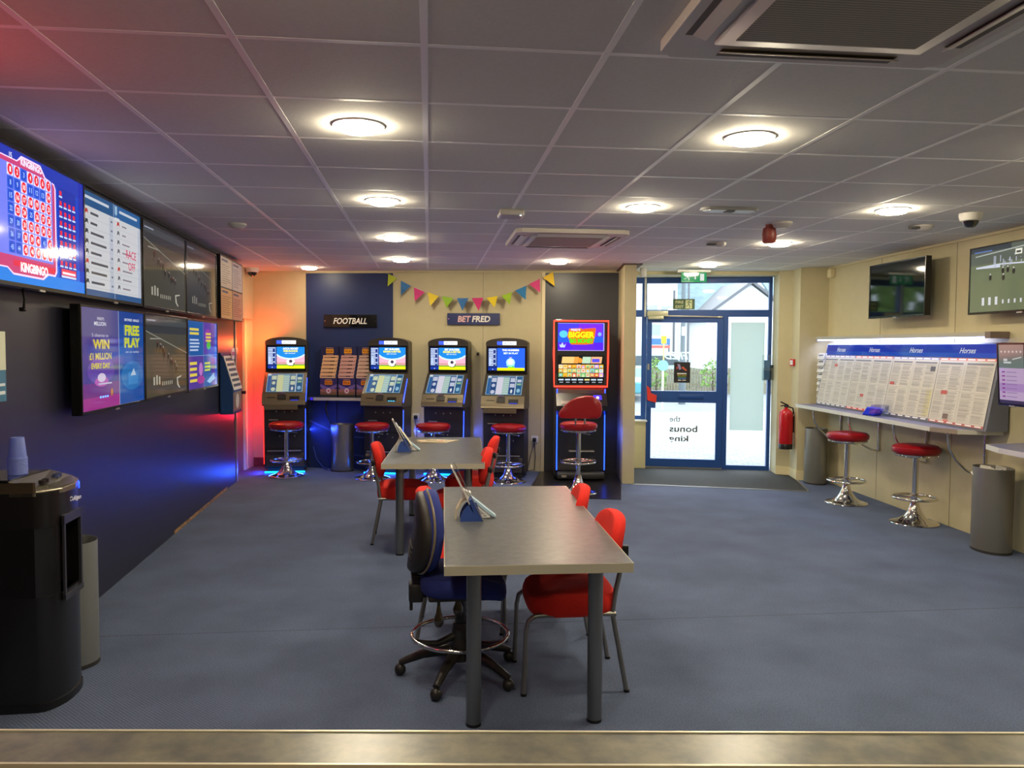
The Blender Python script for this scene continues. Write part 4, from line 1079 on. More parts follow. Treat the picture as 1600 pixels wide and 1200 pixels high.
stool((4.29, 7.64, 0), 'red stool at the wall shelf nearer the entrance door', .735, ringz=.235)
stool((4.425, 6.70, 0), 'red stool at the wall shelf nearer the right-hand bin', .72, ringz=.235)
stool((1.625, 8.42, 0), 'high red stool with a half-round backrest before the slot machine', .775, R(-6), True, .34)

# ------------------------------------------------------------------ chairs
TUBE = mat('chair_tube_silver', (150, 147, 140), .36, .85)
def red_chair(label):
    t = thing('stacking_chair', label, 'chair', (0, 0, 0), 0, 'red fabric chairs around the two tables')
    k = MB(RED_F); k.T = Matrix.Translation((0, 0, 0))
    n = 24; 
    o = []
    for i in range(40):
        a = 2 * math.pi * i / 40; ca, sa = math.cos(a), math.sin(a)
        o.append((.215 * abs(ca) ** .45 * (1 if ca > 0 else -1), .21 * abs(sa) ** .45 * (1 if sa > 0 else -1)))
    lay = []
    for (s_, z) in ((.93, .358), (.985, .372), (1, .40), (.99, .435), (.95, .458), (.8, .470), (.4, .472)):
        lay.append([(x * s_, y * s_, z - (.02 * max(0, (-y - .1) / .1) if z > .4 else 0)) for x, y in o])
    vs = [p for l_ in lay for p in l_]; fs = [(j * 40 + i, j * 40 + (i + 1) % 40, (j + 1) * 40 + (i + 1) % 40, (j + 1) * 40 + i) for j in range(len(lay) - 1) for i in range(40)]
    fs += [tuple(range(40))[::-1], tuple(range(240, 280))]
    k.add(vs, fs, None, True); k.build('seat', t)
    o = []
    for i in range(36):
        a = 2 * math.pi * i / 36; ca, sa = math.cos(a), math.sin(a)
        o.append(((.20 if sa > 0 else .20) * abs(ca) ** .8 * (1 if ca > 0 else -1), .145 * abs(sa) ** .8 * (1 if sa > 0 else -1)))
    k = MB(RED_F); k.pad(o, .062, curve=-.03, c=(0, .212, .662), rot=Matrix.Rotation(R(-10), 3, 'X')); k.build('backrest', t)
    for s_ in (-1, 1):
        x = s_ * .195
        k = MB(TUBE); k.tube([(x, -.235, 0), (x, -.225, .30), (x, -.215, .345), (x, -.185, .368), (x, -.1, .372), (x, .19, .368)], .0115); k.lathe([(.014, 0), (.014, .012)], (x, -.235, 0), 14, BLACK); k.build('leg', t)
        k = MB(TUBE); k.tube([(x, .245, 0), (x * .98, .175, .37), (x * .95, .19, .47), (x * .9, .235, .66)], .0115); k.lathe([(.014, 0), (.014, .012)], (x, .245, 0), 14, BLACK); k.build('leg', t)
        k = MB(BLACK); k.rbox((x * .9, .235, .655), (.025, .03, .05), .006); k.build('back_bracket', t)
    k = MB(TUBE); k.tube([(-.195, .0, .368), (.195, .0, .368)], .009); k.tube([(-.19, .178, .38), (.19, .178, .38)], .009); k.build('cross_bar', t)
    return t
c0 = red_chair('red chair nearest the camera, tucked under the near table from the right')
c0.location = (.665, 3.68, 0); c0.rotation_euler = (0, 0, R(-90))
dup(c0, (.655, 4.42, 0), R(-96), 'red chair right of the near table, behind the nearest red chair')
dup(c0, (.19, 4.36, 0), R(86), 'red chair left of the near table, mostly hidden behind the blue chair')
dup(c0, (-.21, 6.50, 0), R(90), 'red chair on the left of the far table, back seen from the side')
dup(c0, (.235, 6.10, 0), R(-93), 'red chair on the right of the far table, the nearer of two')
dup(c0, (.36, 6.92, 0), R(-100), 'red chair on the right of the far table, the further of two')

# blue draughtsman chair
BLUEC = mat('blue_fabric', (38, 52, 128), .92, 0, noise=(30, 42, 112), bump=.3, nscale=300)
SHELL = mat('black_chair_shell', (34, 31, 29), .5)
NYL = mat('black_nylon', (36, 34, 32), .42)
t = thing('draughtsman_chair', 'blue high office chair with foot ring beside the near table', 'chair', (.15, 3.74, 0), R(92))
o = []
for i in range(40):
    a = 2 * math.pi * i / 40; ca, sa = math.cos(a), math.sin(a)
    o.append((.215 * abs(ca) ** .5 * (1 if ca > 0 else -1), .205 * abs(sa) ** .5 * (1 if sa > 0 else -1)))
k = MB(BLUEC); lay = []
for (s_, z) in ((.92, .438), (.98, .45), (1, .475), (.985, .505), (.93, .522), (.7, .528), (.3, .526)):
    lay.append([(x * s_, y * s_ - .01, z - (.035 * max(0, (-y - .09) / .1) ** 1.3)) for x, y in o])
vs = [p for l_ in lay for p in l_]; fs = [(j * 40 + i, j * 40 + (i + 1) % 40, (j + 1) * 40 + (i + 1) % 40, (j + 1) * 40 + i) for j in range(6) for i in range(40)] + [tuple(range(40))[::-1], tuple(range(240, 280))]
k.add(vs, fs, None, True); k.build('seat', t)
k = MB(SHELL); k.rbox((0, -.01, .432), (.36, .34, .03), .012); k.build('seat_shell', t)
def bo(w_, h_):
    q = []
    for i in range(44):
        a = 2 * math.pi * i / 44; ca, sa = math.cos(a), math.sin(a)
        ww = w_ * (1 - .18 * max(0, sa))
        q.append((ww * abs(ca) ** .7 * (1 if ca > 0 else -1), h_ * abs(sa) ** .75 * (1 if sa > 0 else -1)))
    return q
RX = Matrix.Rotation(R(7), 3, 'X')
k = MB(BLUEC); k.pad(bo(.20, .19), .072, curve=-.05, c=(0, .166, .717), rot=RX); k.build('backrest', t)
k = MB(SHELL); k.pad(bo(.196, .186), .06, curve=-.05, c=(0, .205, .712), rot=RX)
for i in range(3): k.tube([RX @ Vector((x * .1, .028 - .05 * (x * .5) ** 2, -.10 + i * .025 - .018 * abs(x))) + Vector((0, .205, .712)) for x in (-1, -.5, 0, .5, 1)], .005, n=8)
k.build('back_shell', t)
k = MB(mat('chair_piping', (120, 112, 92), .35)); q = [RX @ Vector((x, -.05 * (x / .2) ** 2, z)) + Vector((0, .183, .715)) for x, z in bo(.203, .192)]; k.tube(q, .006, closed=True, n=8); k.build('piping', t)
k = MB(NYL)
for i in range(11): k.rbox((0, .215 - .003 * i * .5, .56 - i * .012), (.075, .055, .009), .003, 1)
k.rbox((0, .212, .42), (.09, .07, .09), .012); k.tube([(0, .19, .40), (0, .1, .415), (0, 0, .42)], .016); k.cyl((0, .235, .36), .008, .06); k.build('back_stem', t)
for (x, y, z1) in ((-.14, .11, .33), (-.12, .02, .37)):
    k = MB(NYL); k.tube([(x * .4, y * .6, .425), (x, y, .42), (x * 1.05, y, z1 + .05)], .008); k.lathe([(0, -.02), (.014, -.014), (.024, .005), (.025, .02), (.013, .05), (.008, .085)], (x * 1.05, y, z1 - .02), 20, mat('glossy_lever', (52, 46, 34), .12, 0, coat=1)); k.build('lever', t)
k = MB(BLACK); k.cyl((0, 0, .30), .026, .27); k.cyl((0, 0, .40), .02, .06); k.build('gas_column', t)
k = MB(NYL); k.lathe([(.0, .08), (.05, .08), (.055, .12), (.04, .19), (.034, .26), (.0, .26)], n=28)
for i in range(5):
    a = R(-62 + 72 * i); ca, sa = math.cos(a), math.sin(a)
    P = [(ca * r_, sa * r_, z) for r_, z in ((.02, .125), (.10, .122), (.18, .105), (.25, .078), (.29, .06))]
    k.tube(P, .02, rs=[.03, .028, .023, .019, .016], n=12)
k.build('star_base', t)
for i in range(5):
    a = R(-62 + 72 * i); ca, sa = math.cos(a), math.sin(a); c_ = (ca * .29, sa * .29, .028)
    k = MB(NYL); k.lathe([(.0, .028), (.012, .027), (.024, .016), (.028, 0), (.024, -.016), (.012, -.027), (0, -.028)], c_, 18); k.cyl((c_[0], c_[1], .055), .007, .03); k.build('castor', t)
k = MB(CHROME); k.tube(ring(.232, .205, 56), .0095, closed=True, n=12); k.build('foot_ring', t)
k = MB(NYL)
for i in range(3):
    a = R(-130 + 120 * i); ca, sa = math.cos(a), math.sin(a)
    k.tube([(ca * .03, sa * .03, .20), (ca * .12, sa * .12, .175), (ca * .19, sa * .19, .19), (ca * .232, sa * .232, .205)], .012, rs=[.018, .016, .014, .014], n=10)
k.cyl((0, 0, .205), .04, .055); k.build('ring_bracket', t)

# ------------------------------------------------------------------ tables
def table(label, loc, rot, w_, l_):
    t = thing('dining_table', label, 'table', loc, rot, 'grey tables with round steel legs')
    k = MB(TOPM); k.b2((-w_ / 2 + .003, -l_ / 2 + .003, .685), (w_ / 2 - .003, l_ / 2 - .003, .7205)); k.build('tabletop', t)
    k = MB(EDGE)
    for a, b in (((-w_ / 2, -l_ / 2, .682), (w_ / 2, -l_ / 2 + .003, .72)), ((-w_ / 2, l_ / 2 - .003, .682), (w_ / 2, l_ / 2, .72)), ((-w_ / 2, -l_ / 2 + .003, .682), (-w_ / 2 + .003, l_ / 2 - .003, .72)), ((w_ / 2 - .003, -l_ / 2 + .003, .682), (w_ / 2, l_ / 2 - .003, .72))): k.b2(a, b)
    k.build('edge_band', t)
    for sx in (-1, 1):
        for sy in (-1, 1):
            k = MB(STEEL); k.cyl((sx * (w_ / 2 - .125), sy * (l_ / 2 - .155), .345), .0315, .68, n=36); k.cyl((sx * (w_ / 2 - .125), sy * (l_ / 2 - .155), .006), .033, .012, BLACK); k.cyl((sx * (w_ / 2 - .125), sy * (l_ / 2 - .155), .682), .05, .006); k.build('leg', t)
    return t
table('grey table nearest the camera, with the blue chair at its left', (.458, 3.957, 0), -.0125 - .006, .765, 1.77)
table('grey table further back with a newspaper lying on it', (.0696, 6.679, 0), -.0457, .768, 1.722)

def holder(loc, rot, label, full):
    t = thing('leaflet_holder', label, 'leaflet holder', loc, rot)
    BH = mat('blue_card_holder', (44, 74, 150), .45)
    CL = glass_mat('clear_acrylic_panel', (.86, .86, .88), .2)
    k = MB(BH)
    arc = [(-.06 + .08 * (1 - math.cos(a)), .095 * math.sin(a)) for a in [R(9 * i) for i in range(11)]]
    k.prism([(x, z) for x, z in arc] + [(.05, 0)], -.05, -.044, axis='y'); k.prism([(x, z) for x, z in arc] + [(.05, 0)], .044, .05, axis='y')
    k.prism([(.024, 0), (.056, 0), (.0, .112), (-.018, .106)], -.0512, .0512, axis='y'); k.build('holder_body', t)
    k = MB(mat('holder_plate', (120, 118, 122), .4)); k.prism([(.052, .002), (.056, .002), (-.092, .30 if not full else .26), (-.096, .30 if not full else .26)], -.055, -.049, axis='y')
    k.m = CL; k.prism([(-.015, .122), (-.012, .122), (-.092, .26), (-.095, .26)], -.049, .05, axis='y'); k.build('upright_panel', t)
    k = MB(df((205, 196, 168))); k.prism([(-.085, .0), (-.08, .05), (-.055, .095), (-.03, .115), (-.028, .108), (-.05, .088), (-.074, .045), (-.079, 0)], -.01, .06, axis='y'); k.build('leaflet', t)
    k = MB(df((222, 222, 215))); k.prism([(-.05, .10), (-.045, .15), (-.005, .135), (-.02, .095)], .0, .06, axis='y'); k.build('leaflet', t)
    for j in range(3 if full else 1):
        k = MB(df([(214, 208, 204), (190, 200, 214), (226, 220, 196)][j])); a = j * .028
        k.prism([(.0 + a, .05), (.006 + a, .05), (-.10 + a, .27 - j * .035), (-.106 + a, .27 - j * .035)], -.05, .055, axis='y'); k.build('leaflet', t)
    k = MB(df((170, 200, 216))); k.prism([(-.01, .105), (.105, .010), (.12, .004), (.125, .010), (-.005, .113)], .02, .08, axis='y'); k.build('leaflet', t, label='pale blue folded leaflet')
    k = MB(df((226, 226, 220))); k.prism([(-.01, .10), (.095, .004), (.02, .003), (.02, .006), (.08, .008), (-.01, .095)], .02, .08, axis='y'); k.build('leaflet', t)
    return t
holder((.215, 3.92, .7205), R(0), 'blue leaflet holder with white leaflets spilling right on the near table', False)
holder((-.20, 6.55, .7205), R(0), 'blue leaflet holder packed with leaflets on the far table', True)
t = thing('newspaper', 'folded newspaper lying flat on the far table', 'newspaper', (.075, 7.18, .7205), R(8))
k = MB(df((196, 186, 160), .8)); k.prism([(-.19, .10), (-.16, -.06), (.06, -.12), (.21, .06), (-.05, .12)], 0, .006); k.build('back_pages', t)
f = MB(df((206, 190, 160), .8)); f.prism([(-.18, .07), (-.15, -.07), (.05, -.11), (.09, .05), (-.02, .11)], .006, .012); f.b2((-.1, -.03, .012), (.0, .05, .0125), df((150, 140, 100))); f.b2((.0, -.08, .012), (.05, -.02, .0125), df((190, 130, 110))); f.build('front_page', t)

# ------------------------------------------------------------------ water cooler and cups
t = thing('water_cooler', 'black floor-standing water cooler with silver control panel, left foreground', 'water cooler', (-1.815, 3.665, 0), RL)
CB = mat('cooler_black', (20, 19, 20), .3, 0, coat=.3)
# local: x = along the wall (away from camera), -y = out into the room
k = MB(CB)
fp = [(-.155, .16), (.155, .16), (.155, -.16), (.15, -.18), (.13, -.20), (.09, -.211), (.04, -.216), (-.02, -.213), (-.06, -.205), (-.10, -.19), (-.13, -.17), (-.148, -.15), (-.155, -.125)]
k.prism(fp, .03, .50)
k.prism(fp, .80, .955)
k.prism([(-.155, .16), (.155, .16), (.155, -.05), (-.155, -.05)], .50, .80)
k.prism([(-.155, -.05), (-.095, -.05), (-.075, -.20), (-.10, -.19), (-.155, -.13)], .50, .80); k.prism([(.12, -.05), (.155, -.05), (.155, -.16), (.13, -.20), (.12, -.203)], .50, .80)
k.prism([(p[0] * 1.03, p[1] * 1.03) for p in fp], 0, .035, m=BLACK); k.sm = [True] * len(k.sm)
k.build('cabinet', t)
k = MB(mat('niche_frame', (48, 48, 54), .4)); k.b2((-.075, -.219, .47), (-.06, -.21, .83)); k.b2((.11, -.217, .47), (.125, -.205, .83)); k.b2((-.075, -.220, .46), (.125, -.208, .485)); k.b2((-.075, -.220, .80), (.125, -.208, .84)); k.b2((-.06, -.20, .48), (.11, -.05, .50)); k.build('niche_frame', t)
k = MB(BLACK); k.cyl((.0, -.12, .775), .012, .05); k.cyl((.05, -.12, .775), .012, .05); k.build('tap', t)
k = MB(mat('bronze_grey_trim', (110, 96, 78), .35, .3)); k.prism([(-.158, .165), (-.158, -.13), (-.157, -.14), (-.15, -.13), (-.15, .165)], .955, 1.0); k.b2((-.158, -.13, .957), (-.15, .16, 1.0)); k.build('side_trim', t)
k = MB(mat('cooler_top_black', (16, 15, 16), .12, 0, coat=1)); k.prism([(-.152, .16), (.152, .16), (.152, -.07), (-.152, -.03)], .955, 1.012); k.build('top_plate', t)
k = MB(mat('panel_silver', (150, 144, 126), .22, .7)); k.add([(-.155, -.03, 1.008), (.152, -.075, 1.012), (.152, -.165, .985), (.13, -.205, .972), (.05, -.222, .965), (-.06, -.21, .962), (-.155, -.135, .962),
    (-.155, -.03, .94), (.152, -.075, .94), (.152, -.165, .94), (.13, -.205, .94), (.05, -.222, .94), (-.06, -.21, .94), (-.155, -.135, .94)],
    [(0, 1, 2, 3, 4, 5, 6), (7, 8, 1, 0), (8, 9, 2, 1), (9, 10, 3, 2), (10, 11, 4, 3), (11, 12, 5, 4), (12, 13, 6, 5), (13, 7, 0, 6)]); k.build('control_panel', t, bevel=.004)
for (x, c_) in ((-.07, (40, 34, 34)), (-.035, (40, 34, 34)), (.07, (60, 70, 110)), (.10, (60, 70, 110))):
    k = MB(df(c_, .2)); k.cyl((x, -.13, .992 + .03 * x), .014, .016); k.build('button', t)
k = MB(mat('logo_white', (250, 250, 250), .5)); k.T = Matrix.Translation((.04, -.224, .895)) @ Matrix.Rotation(R(-16), 4, 'Z'); k.text('Culligan', (0, 0, 0), .075, .026, None, 0, .2, .01); k.build('maker_lettering', t)
k = MB(em((30, 60, 255), 3)); k.b2((.135, -.203, .925), (.145, -.200, .955)); k.build('night_light', t)
cups = mat('blue_tinted_cups', (140, 160, 244), .25, 0)
b_ = cups.node_tree.nodes['Principled BSDF']; b_.inputs['Transmission Weight'].default_value = .45; b_.inputs['IOR'].default_value = 1.3
t = thing('plastic_cup_stack', 'stack of pale blue plastic cups upside down on the water cooler', 'cups', (-1.815, 3.67, 1.0135))
prof = [(.0385, 0), (.040, .004)]
for i in range(14): prof += [(.0392, .006 + i * .0048), (.0402, .008 + i * .0048)]
k = MB(cups); k.lathe(prof + [(.0375, .08)], n=36); k.build('cup_rims', t)
k = MB(cups); k.lathe([(.0372, .074), (.028, .162), (.026, .165), (0, .163)], n=36); k.build('top_cup', t)

# ------------------------------------------------------------------ signs on the back wall
def wallsign(name, label, x, z, w_, h_, draw, base):
    t = thing(name, label, 'sign', (x, by(x) - .035, z), RB)
    k = MB(base); k.rbox((0, .01, 0), (w_, .022, h_), .003, 1); k.build('sign_plate', t)
    k = MB(CHROME)
    for s_ in (-1, 1): k.cyl((s_ * (w_ / 2 - .02), -.004, 0), .008, .008, axis='y'); k.cyl((s_ * (w_ / 2 - .02), .03, 0), .008, .02, axis='y')
    k.build('stand_off_screw', t); draw(t)
def dfoot(t):
    k = MB(mat('sign_white', (244, 240, 232), .4)); k.text('FOOTBALL', (0, -.0025, .0), .44, .078, shear=.25, bold=.015); k.build('sign_lettering', t)
def dbet(t):
    k = MB(mat('sign_pink', (236, 190, 190), .4)); k.text('BET', (-.118, -.0025, 0), .17, .078, shear=.15, bold=.035); k.build('sign_lettering', t)
    k = MB(mat('sign_white', (244, 240, 232), .4)); k.text('FRED', (.098, -.0025, 0), .235, .078, shear=.15, bold=.035); k.build('sign_lettering', t)
wallsign('wall_sign', 'black acrylic FOOTBALL sign on the navy panel', -1.015, 1.915, .70, .165, dfoot, mat('gloss_black_acrylic', (14, 14, 20), .08, 0, coat=1))
wallsign('wall_sign', 'navy BETFRED sign under the bunting on the cream wall', .562, 1.945, .675, .148, dbet, mat('navy_acrylic', (34, 50, 104), .25))

# bunting: one string of pennants
flags = [[(-0.518, 2.511), (-0.405, 2.456), (-0.527, 2.35)], [(-0.358, 2.424), (-0.231, 2.358), (-0.358, 2.245)], [(-0.194, 2.34), (-0.054, 2.282), (-0.182, 2.163)], [(-0.018, 2.278), (0.122, 2.231), (0.013, 2.104)],
         [(0.16, 2.231), (0.305, 2.206), (0.218, 2.079)], [(0.35, 2.204), (0.494, 2.204), (0.417, 2.043)], [(0.534, 2.206), (0.678, 2.21), (0.621, 2.043)], [(0.717, 2.21), (0.857, 2.232), (0.822, 2.087)],
         [(0.902, 2.237), (1.036, 2.282), (1.01, 2.123)], [(1.075, 2.3), (1.214, 2.363), (1.202, 2.183)], [(1.246, 2.381), (1.379, 2.448), (1.383, 2.273)], [(1.417, 2.462), (1.541, 2.533), (1.564, 2.354)]]
fc = [(176, 190, 40), (40, 110, 170), (206, 34, 120), (236, 206, 30), (150, 196, 40), (40, 110, 170), (214, 44, 116), (240, 214, 30), (160, 200, 40), (30, 120, 175), (214, 50, 124), (238, 200, 30)]
t = thing('bunting', 'string of coloured paper pennants sagging across the back wall', 'bunting', (0, 0, 0))
k = MB(df((190, 180, 160))); P = []
for fl_ in flags: P += [(fl_[0][0], by(fl_[0][0]) - .12, fl_[0][1] + .004), (fl_[1][0], by(fl_[1][0]) - .12, fl_[1][1] + .004)]
P = [(-.56, by(-.56) - .02, 2.53)] + P + [(1.56, by(1.56) - .02, 2.545)]
k.tube(P, .002, n=6); k.build('string', t)
for i, (fl_, c_) in enumerate(zip(flags, fc)):
    k = MB(mat('pennant_%02x%02x%02x' % c_, c_, .6)); tw = .02 * math.sin(i * 1.9)
    a, b, c2 = [Vector((x, by(x) - .12, z)) for x, z in fl_]
    c2 += Vector((0, -.01 + tw, 0)); n_ = (b - a).cross(c2 - a).normalized() * .0008
    m1, m2 = (a + c2) / 2 + Vector((0, -tw * .4, 0)), (b + c2) / 2 + Vector((0, -tw * .4, 0))
    k.add([a, b, m1, m2, c2, a + n_, b + n_, m1 + n_, m2 + n_, c2 + n_], [(0, 1, 3, 2), (2, 3, 4), (6, 5, 7, 8), (8, 7, 9), (0, 5, 6, 1), (0, 2, 7, 5), (2, 4, 9, 7), (1, 6, 8, 3), (3, 8, 9, 4)])
    k.build('pennant', t)

# ------------------------------------------------------------------ betting terminals
CASE = mat('terminal_case_bronze', (72, 67, 60), .32, .4)
CASED = mat('terminal_body_black', (34, 32, 36), .45)
TRIM = mat('terminal_shelf_metal', (124, 114, 94), .32, .6)
def art_term(kind):
    def g(f):
        f.rect(0, 0, 1, 1, (18, 40, 110), 0)
        f.rect(0, 0, .235, .12, (20, 54, 150), 1)
        for i in range(11):
            v = .95 - i * .072; f.rect(.01, v - .025, .01 + (.13 if i % 3 else .2), v + .02, (190, 205, 240), 2); f.rect(.19, v - .02, .225, v + .015, (150, 175, 225), 2)
        f.rect(.02, .26, .08, .55, (170, 190, 235), 2); f.ell(.12, .05, .012, .02, (230, 240, 255), 2, 10)
        if kind < 4:
            f.rect(.245, 0, 1, 1, (226, 170, 190), 1); f.rect(.245, .18, 1, .3, (206, 150, 150), 2); f.rect(.245, .13, 1, .19, (120, 170, 40), 2); f.rect(.245, 0, 1, .13, (236, 246, 20), 3)
            f.poly([(.245, 1), (.245, .6), (.33, .5), (.45, .44), (.62, .42), (.8, .45), (.92, .52), (1, .6), (1, 1)], (200, 232, 250), 3)
            f.poly([(.245, 1), (.245, .68), (.34, .57), (.47, .5), (.62, .48), (.78, .51), (.9, .58), (1, .68), (1, 1)], (24, 130, 214), 4)
            f.ell(.62, .30, .115, .17, (240, 238, 244), 5); f.poly([(.57, .36), (.62, .42), (.67, .36), (.65, .27), (.59, .27)], (60, 50, 66), 6); f.poly([(.70, .24), (.735, .30), (.72, .2), (.68, .155)], (30, 26, 34), 6); f.rect(.56, .11, .70, .15, (60, 100, 20), 5)
            f.text(['ACCA BOOST', 'BET BUILDERS', 'BET BUILDERS'][kind - 1], .62, .92, .42, .09, (255, 255, 250), 7, bold=.05); f.text(['INSURANCE', 'BIGGER & BETTER', 'BIGGER & BETTER'][kind - 1], .62, .81, .50 if kind > 1 else .38, .09, (250, 236, 60), 7, bold=.05)
            f.text('BET IN PLAY', .61, .70, .28, .05, (240, 248, 255), 7, bold=.01)
        else:
            f.rect(.245, 0, 1, 1, (40, 96, 226), 1); f.rect(.245, 0, .99, .12, (246, 246, 10), 3); f.rect(.53, .12, .72, .18, (110, 220, 60), 3)
            f.ell(.61, .36, .12, .19, (176, 226, 236), 4); f.ell(.61, .38, .07, .13, (226, 246, 220), 5); f.rect(.50, .2, .72, .25, (130, 220, 200), 5); f.poly([(.56, .62), (.61, .58), (.66, .62), (.61, .54)], (230, 200, 230), 5)
            f.text('THE NUMBERS', .61, .91, .46, .085, (255, 255, 255), 7, bold=.05); f.text('BET IN PLAY', .62, .77, .40, .08, (225, 245, 255), 7, bold=.05)
    return g
def art_touch(f, tint):
    a = (60, 100, 140) if tint else (30, 70, 130); b = (206, 218, 190) if tint else (200, 206, 226)
    f.rect(0, 0, 1, 1, (150, 180, 196), 0); f.rect(.0, .92, 1, 1, (120, 150, 176), 1); f.rect(.01, .9, .1, .99, (220, 228, 230), 2); f.rect(.02, .02, .105, .86, (44, 100, 160), 2)
    f.rect(.11, .02, .27, .92, a, 2); f.rect(.125, .66, .26, .88, b, 3); f.ell(.19, .48, .05, .09, b, 3); f.ell(.19, .14, .06, .1, b, 3)
    f.rect(.28, .02, .45, .92, (216, 222, 170) if tint else (224, 220, 236), 2); f.rect(.45, .02, .62, .92, (150, 190, 186), 2)
    for i in range(9): f.rect(.46, .05 + i * .095, .61, .09 + i * .095, (214, 228, 216), 3)
    f.rect(.63, .02, .79, .92, a, 2); f.rect(.65, .66, .78, .88, b, 3); f.rect(.65, .38, .78, .58, b, 3); f.ell(.71, .18, .03, .1, (226, 232, 230), 3)
    f.rect(.795, .0, .815, 1, (214, 226, 232), 3); f.rect(.82, .02, .98, .95, (40, 96, 140), 2); f.rect(.84, .66, .96, .80, b, 3); f.rect(.84, .5, .96, .6, (150, 190, 150), 3); f.ell(.9, .22, .05, .1, (150, 196, 220), 3)
def terminal(loc, rot, label, kind):
    t = thing('betting_terminal', label, 'betting machine', loc, rot, 'betting terminals along the back wall')
    W = .26
    # side cheeks and body (profile in y,z)
    k = MB(CASED); k.prism([(.02, .05), (.0, .09), (-.03, .84), (.02, .84), (.36, .84), (.36, .05)], -W + .01, W - .01, axis='x'); k.prism([(.03, .0), (.34, .0), (.34, .05), (.03, .05)], -W + .04, W - .04, axis='x'); k.build('cabinet', t)
    k = MB(CASED)
    for j, zz in enumerate((.30, .52, .68)): k.b2((-W + .04, -.03 + .018 * (1 - zz), zz), (W - .04, .0, zz + .004), BLACK)
    for (xx, zz) in ((-.1, .77), (.0, .765), (.09, .77), (.05, .50), (.12, .46), (-.06, .46)): k.cyl((xx, -.022, zz), .008, .02, ALU, axis='y', n=12)
    k.b2((-.19, -.05, .66), (-.08, -.015, .672), ALU); k.build('locks', t)
    k = MB(mat('kick_panel', (58, 54, 52), .4, .3)); k.prism([(-.01, .06), (-.05, .08), (-.04, .22), (-.01, .25)], -W + .03, W - .03, axis='x'); k.b2((-W + .05, -.05, .27), (W - .06, -.03, .285), ALU); k.build('kick_panel', t)
    k = MB(CASE)
    k.prism([(.20, 1.26), (.20, 1.64), (.36, 1.64), (.36, .84), (.03, .84), (-.10, .845), (-.12, .87), (-.115, .905), (-.07, 1.0), (.16, 1.25)], -W, W, axis='x')
    ar = [(W * math.cos(R(a)) * 1.0, 1.64 + .062 * math.sin(R(a))) for a in range(0, 181, 12)]
    k.prism(ar, .185, .36, axis='y'); k.b2((-W, .185, 1.60), (W, .2, 1.645)); k.build('head_case', t)
    k = MB(TRIM); k.prism([(-.127, .865), (-.117, .91), (-.075, 1.003), (-.07, 1.0), (-.112, .905)], -W - .002, W + .002, axis='x'); k.prism([(-.13, .86), (-.125, .875), (-.03, .862), (-.03, .848)], -W, W, axis='x')
    if kind in (1, 4): k.b2((-W + .03, -.135, .80), (W - .09, -.1, .865))
    k.build('control_shelf', t)
    # header
    k = MB(em((70, 90, 250), 1.2)); 
    f = Face(.24, .044, 1.615, 1.3, y=.183); f.rect(0, 0, .3, 1, (64, 92, 245), 1); f.rect(.28, 0, 1, 1, (248, 250, 255), 1, 1.5); f.text('BETFRED', .63, .5, .56, .5, (140, 150, 190), 3, bold=.03, shear=.2, k=1); f.mb.build('header_sign', t)
    # main screen
    k = MB(BEZ); k.b2((-W + .015, .178, 1.27), (W - .015, .2, 1.60)); k.build('screen_bezel', t)
    f = Face(.455, .275, 1.302, 1.15, y=.1775); art_term(kind)(f); f.mb.build('display_screen', t)
    # touch screen on the slope
    f = Face(.44, .30, 0, .62 if kind == 1 else .72); art_touch(f, kind in (1, 2))
    ang = math.atan2(.23, .25)
    Q = Matrix.Rotation(-ang, 3, 'X')
    fv = [Q @ v + Vector((0, -.0665, 1.0175)) for v in f.mb.v]
    f.mb.v = fv; f.mb.build('touch_screen', t)
    k = MB(BLACK)
    def onp(x, s_, w_, d_, th, m=None):     # pieces on the control shelf slope
        a2 = math.atan2(.095, .042); y_ = -.115 + .042 * s_; z_ = .905 + .095 * s_
        k.box((x, y_ - .003, z_ + .001), (w_, th, d_), m, Matrix.Rotation(-R(24), 3, 'X'))
    onp(-.15, .45, .10, .008, .008); onp(-.02, .5, .10, .06, .03, mat('printer_throat', (40, 38, 38), .4)); onp(-.02, .95, .07, .03, .04, CHROME); onp(.13, .38, .12, .045, .012); k.build('slots', t)
    f = Face(.10, .032, 0, 2.0 if kind == 2 else 1.0); f.rect(0, 0, 1, 1, (30, 40, 160) if kind != 2 else (20, 60, 120), 0)
    for i in range(3): f.rect(.08 + i * .3, .15, .28 + i * .3, .45, (60, 80, 240) if kind != 2 else (90, 220, 255), 1); f.rect(.08 + i * .3, .6, .28 + i * .3, .9, (60, 80, 240) if kind != 2 else (90, 220, 255), 1)
    f.mb.v = [Matrix.Rotation(-R(24), 3, 'X') @ v + Vector((.13, -.118, .912)) for v in f.mb.v]; f.mb.build('keypad', t)
    # LED strips
    if kind < 4:
        BL = em((40, 70, 255), 5)
        k = MB(BL); k.box((W + .002, -.045 + .09, 1.06 - .02), (.006, .008, .34), None, Matrix.Rotation(-R(33), 3, 'X')); k.build('led_strip', t)
        k = MB(BL); k.box((W - .008, -.022, .48), (.008, .008, .64), None, Matrix.Rotation(R(-2), 3, 'X')); k.build('led_strip', t)
        k = MB(em((10, 130, 255), 6)); k.rbox((0, -.05, .012), (2 * W - .03, .02, .02), .004, 1); k.build('plinth_light', t)
        light('led_glow', 'AREA', (0, -.075, .02), 2.5, (.02, .08, 1), t, .5, (R(-90), 0, 0), .02)
        light('led_glow', 'AREA', (W + .01, .0, .5), 2.4, (.03, .08, 1), t, .02, (0, R(-90), 0), .8)
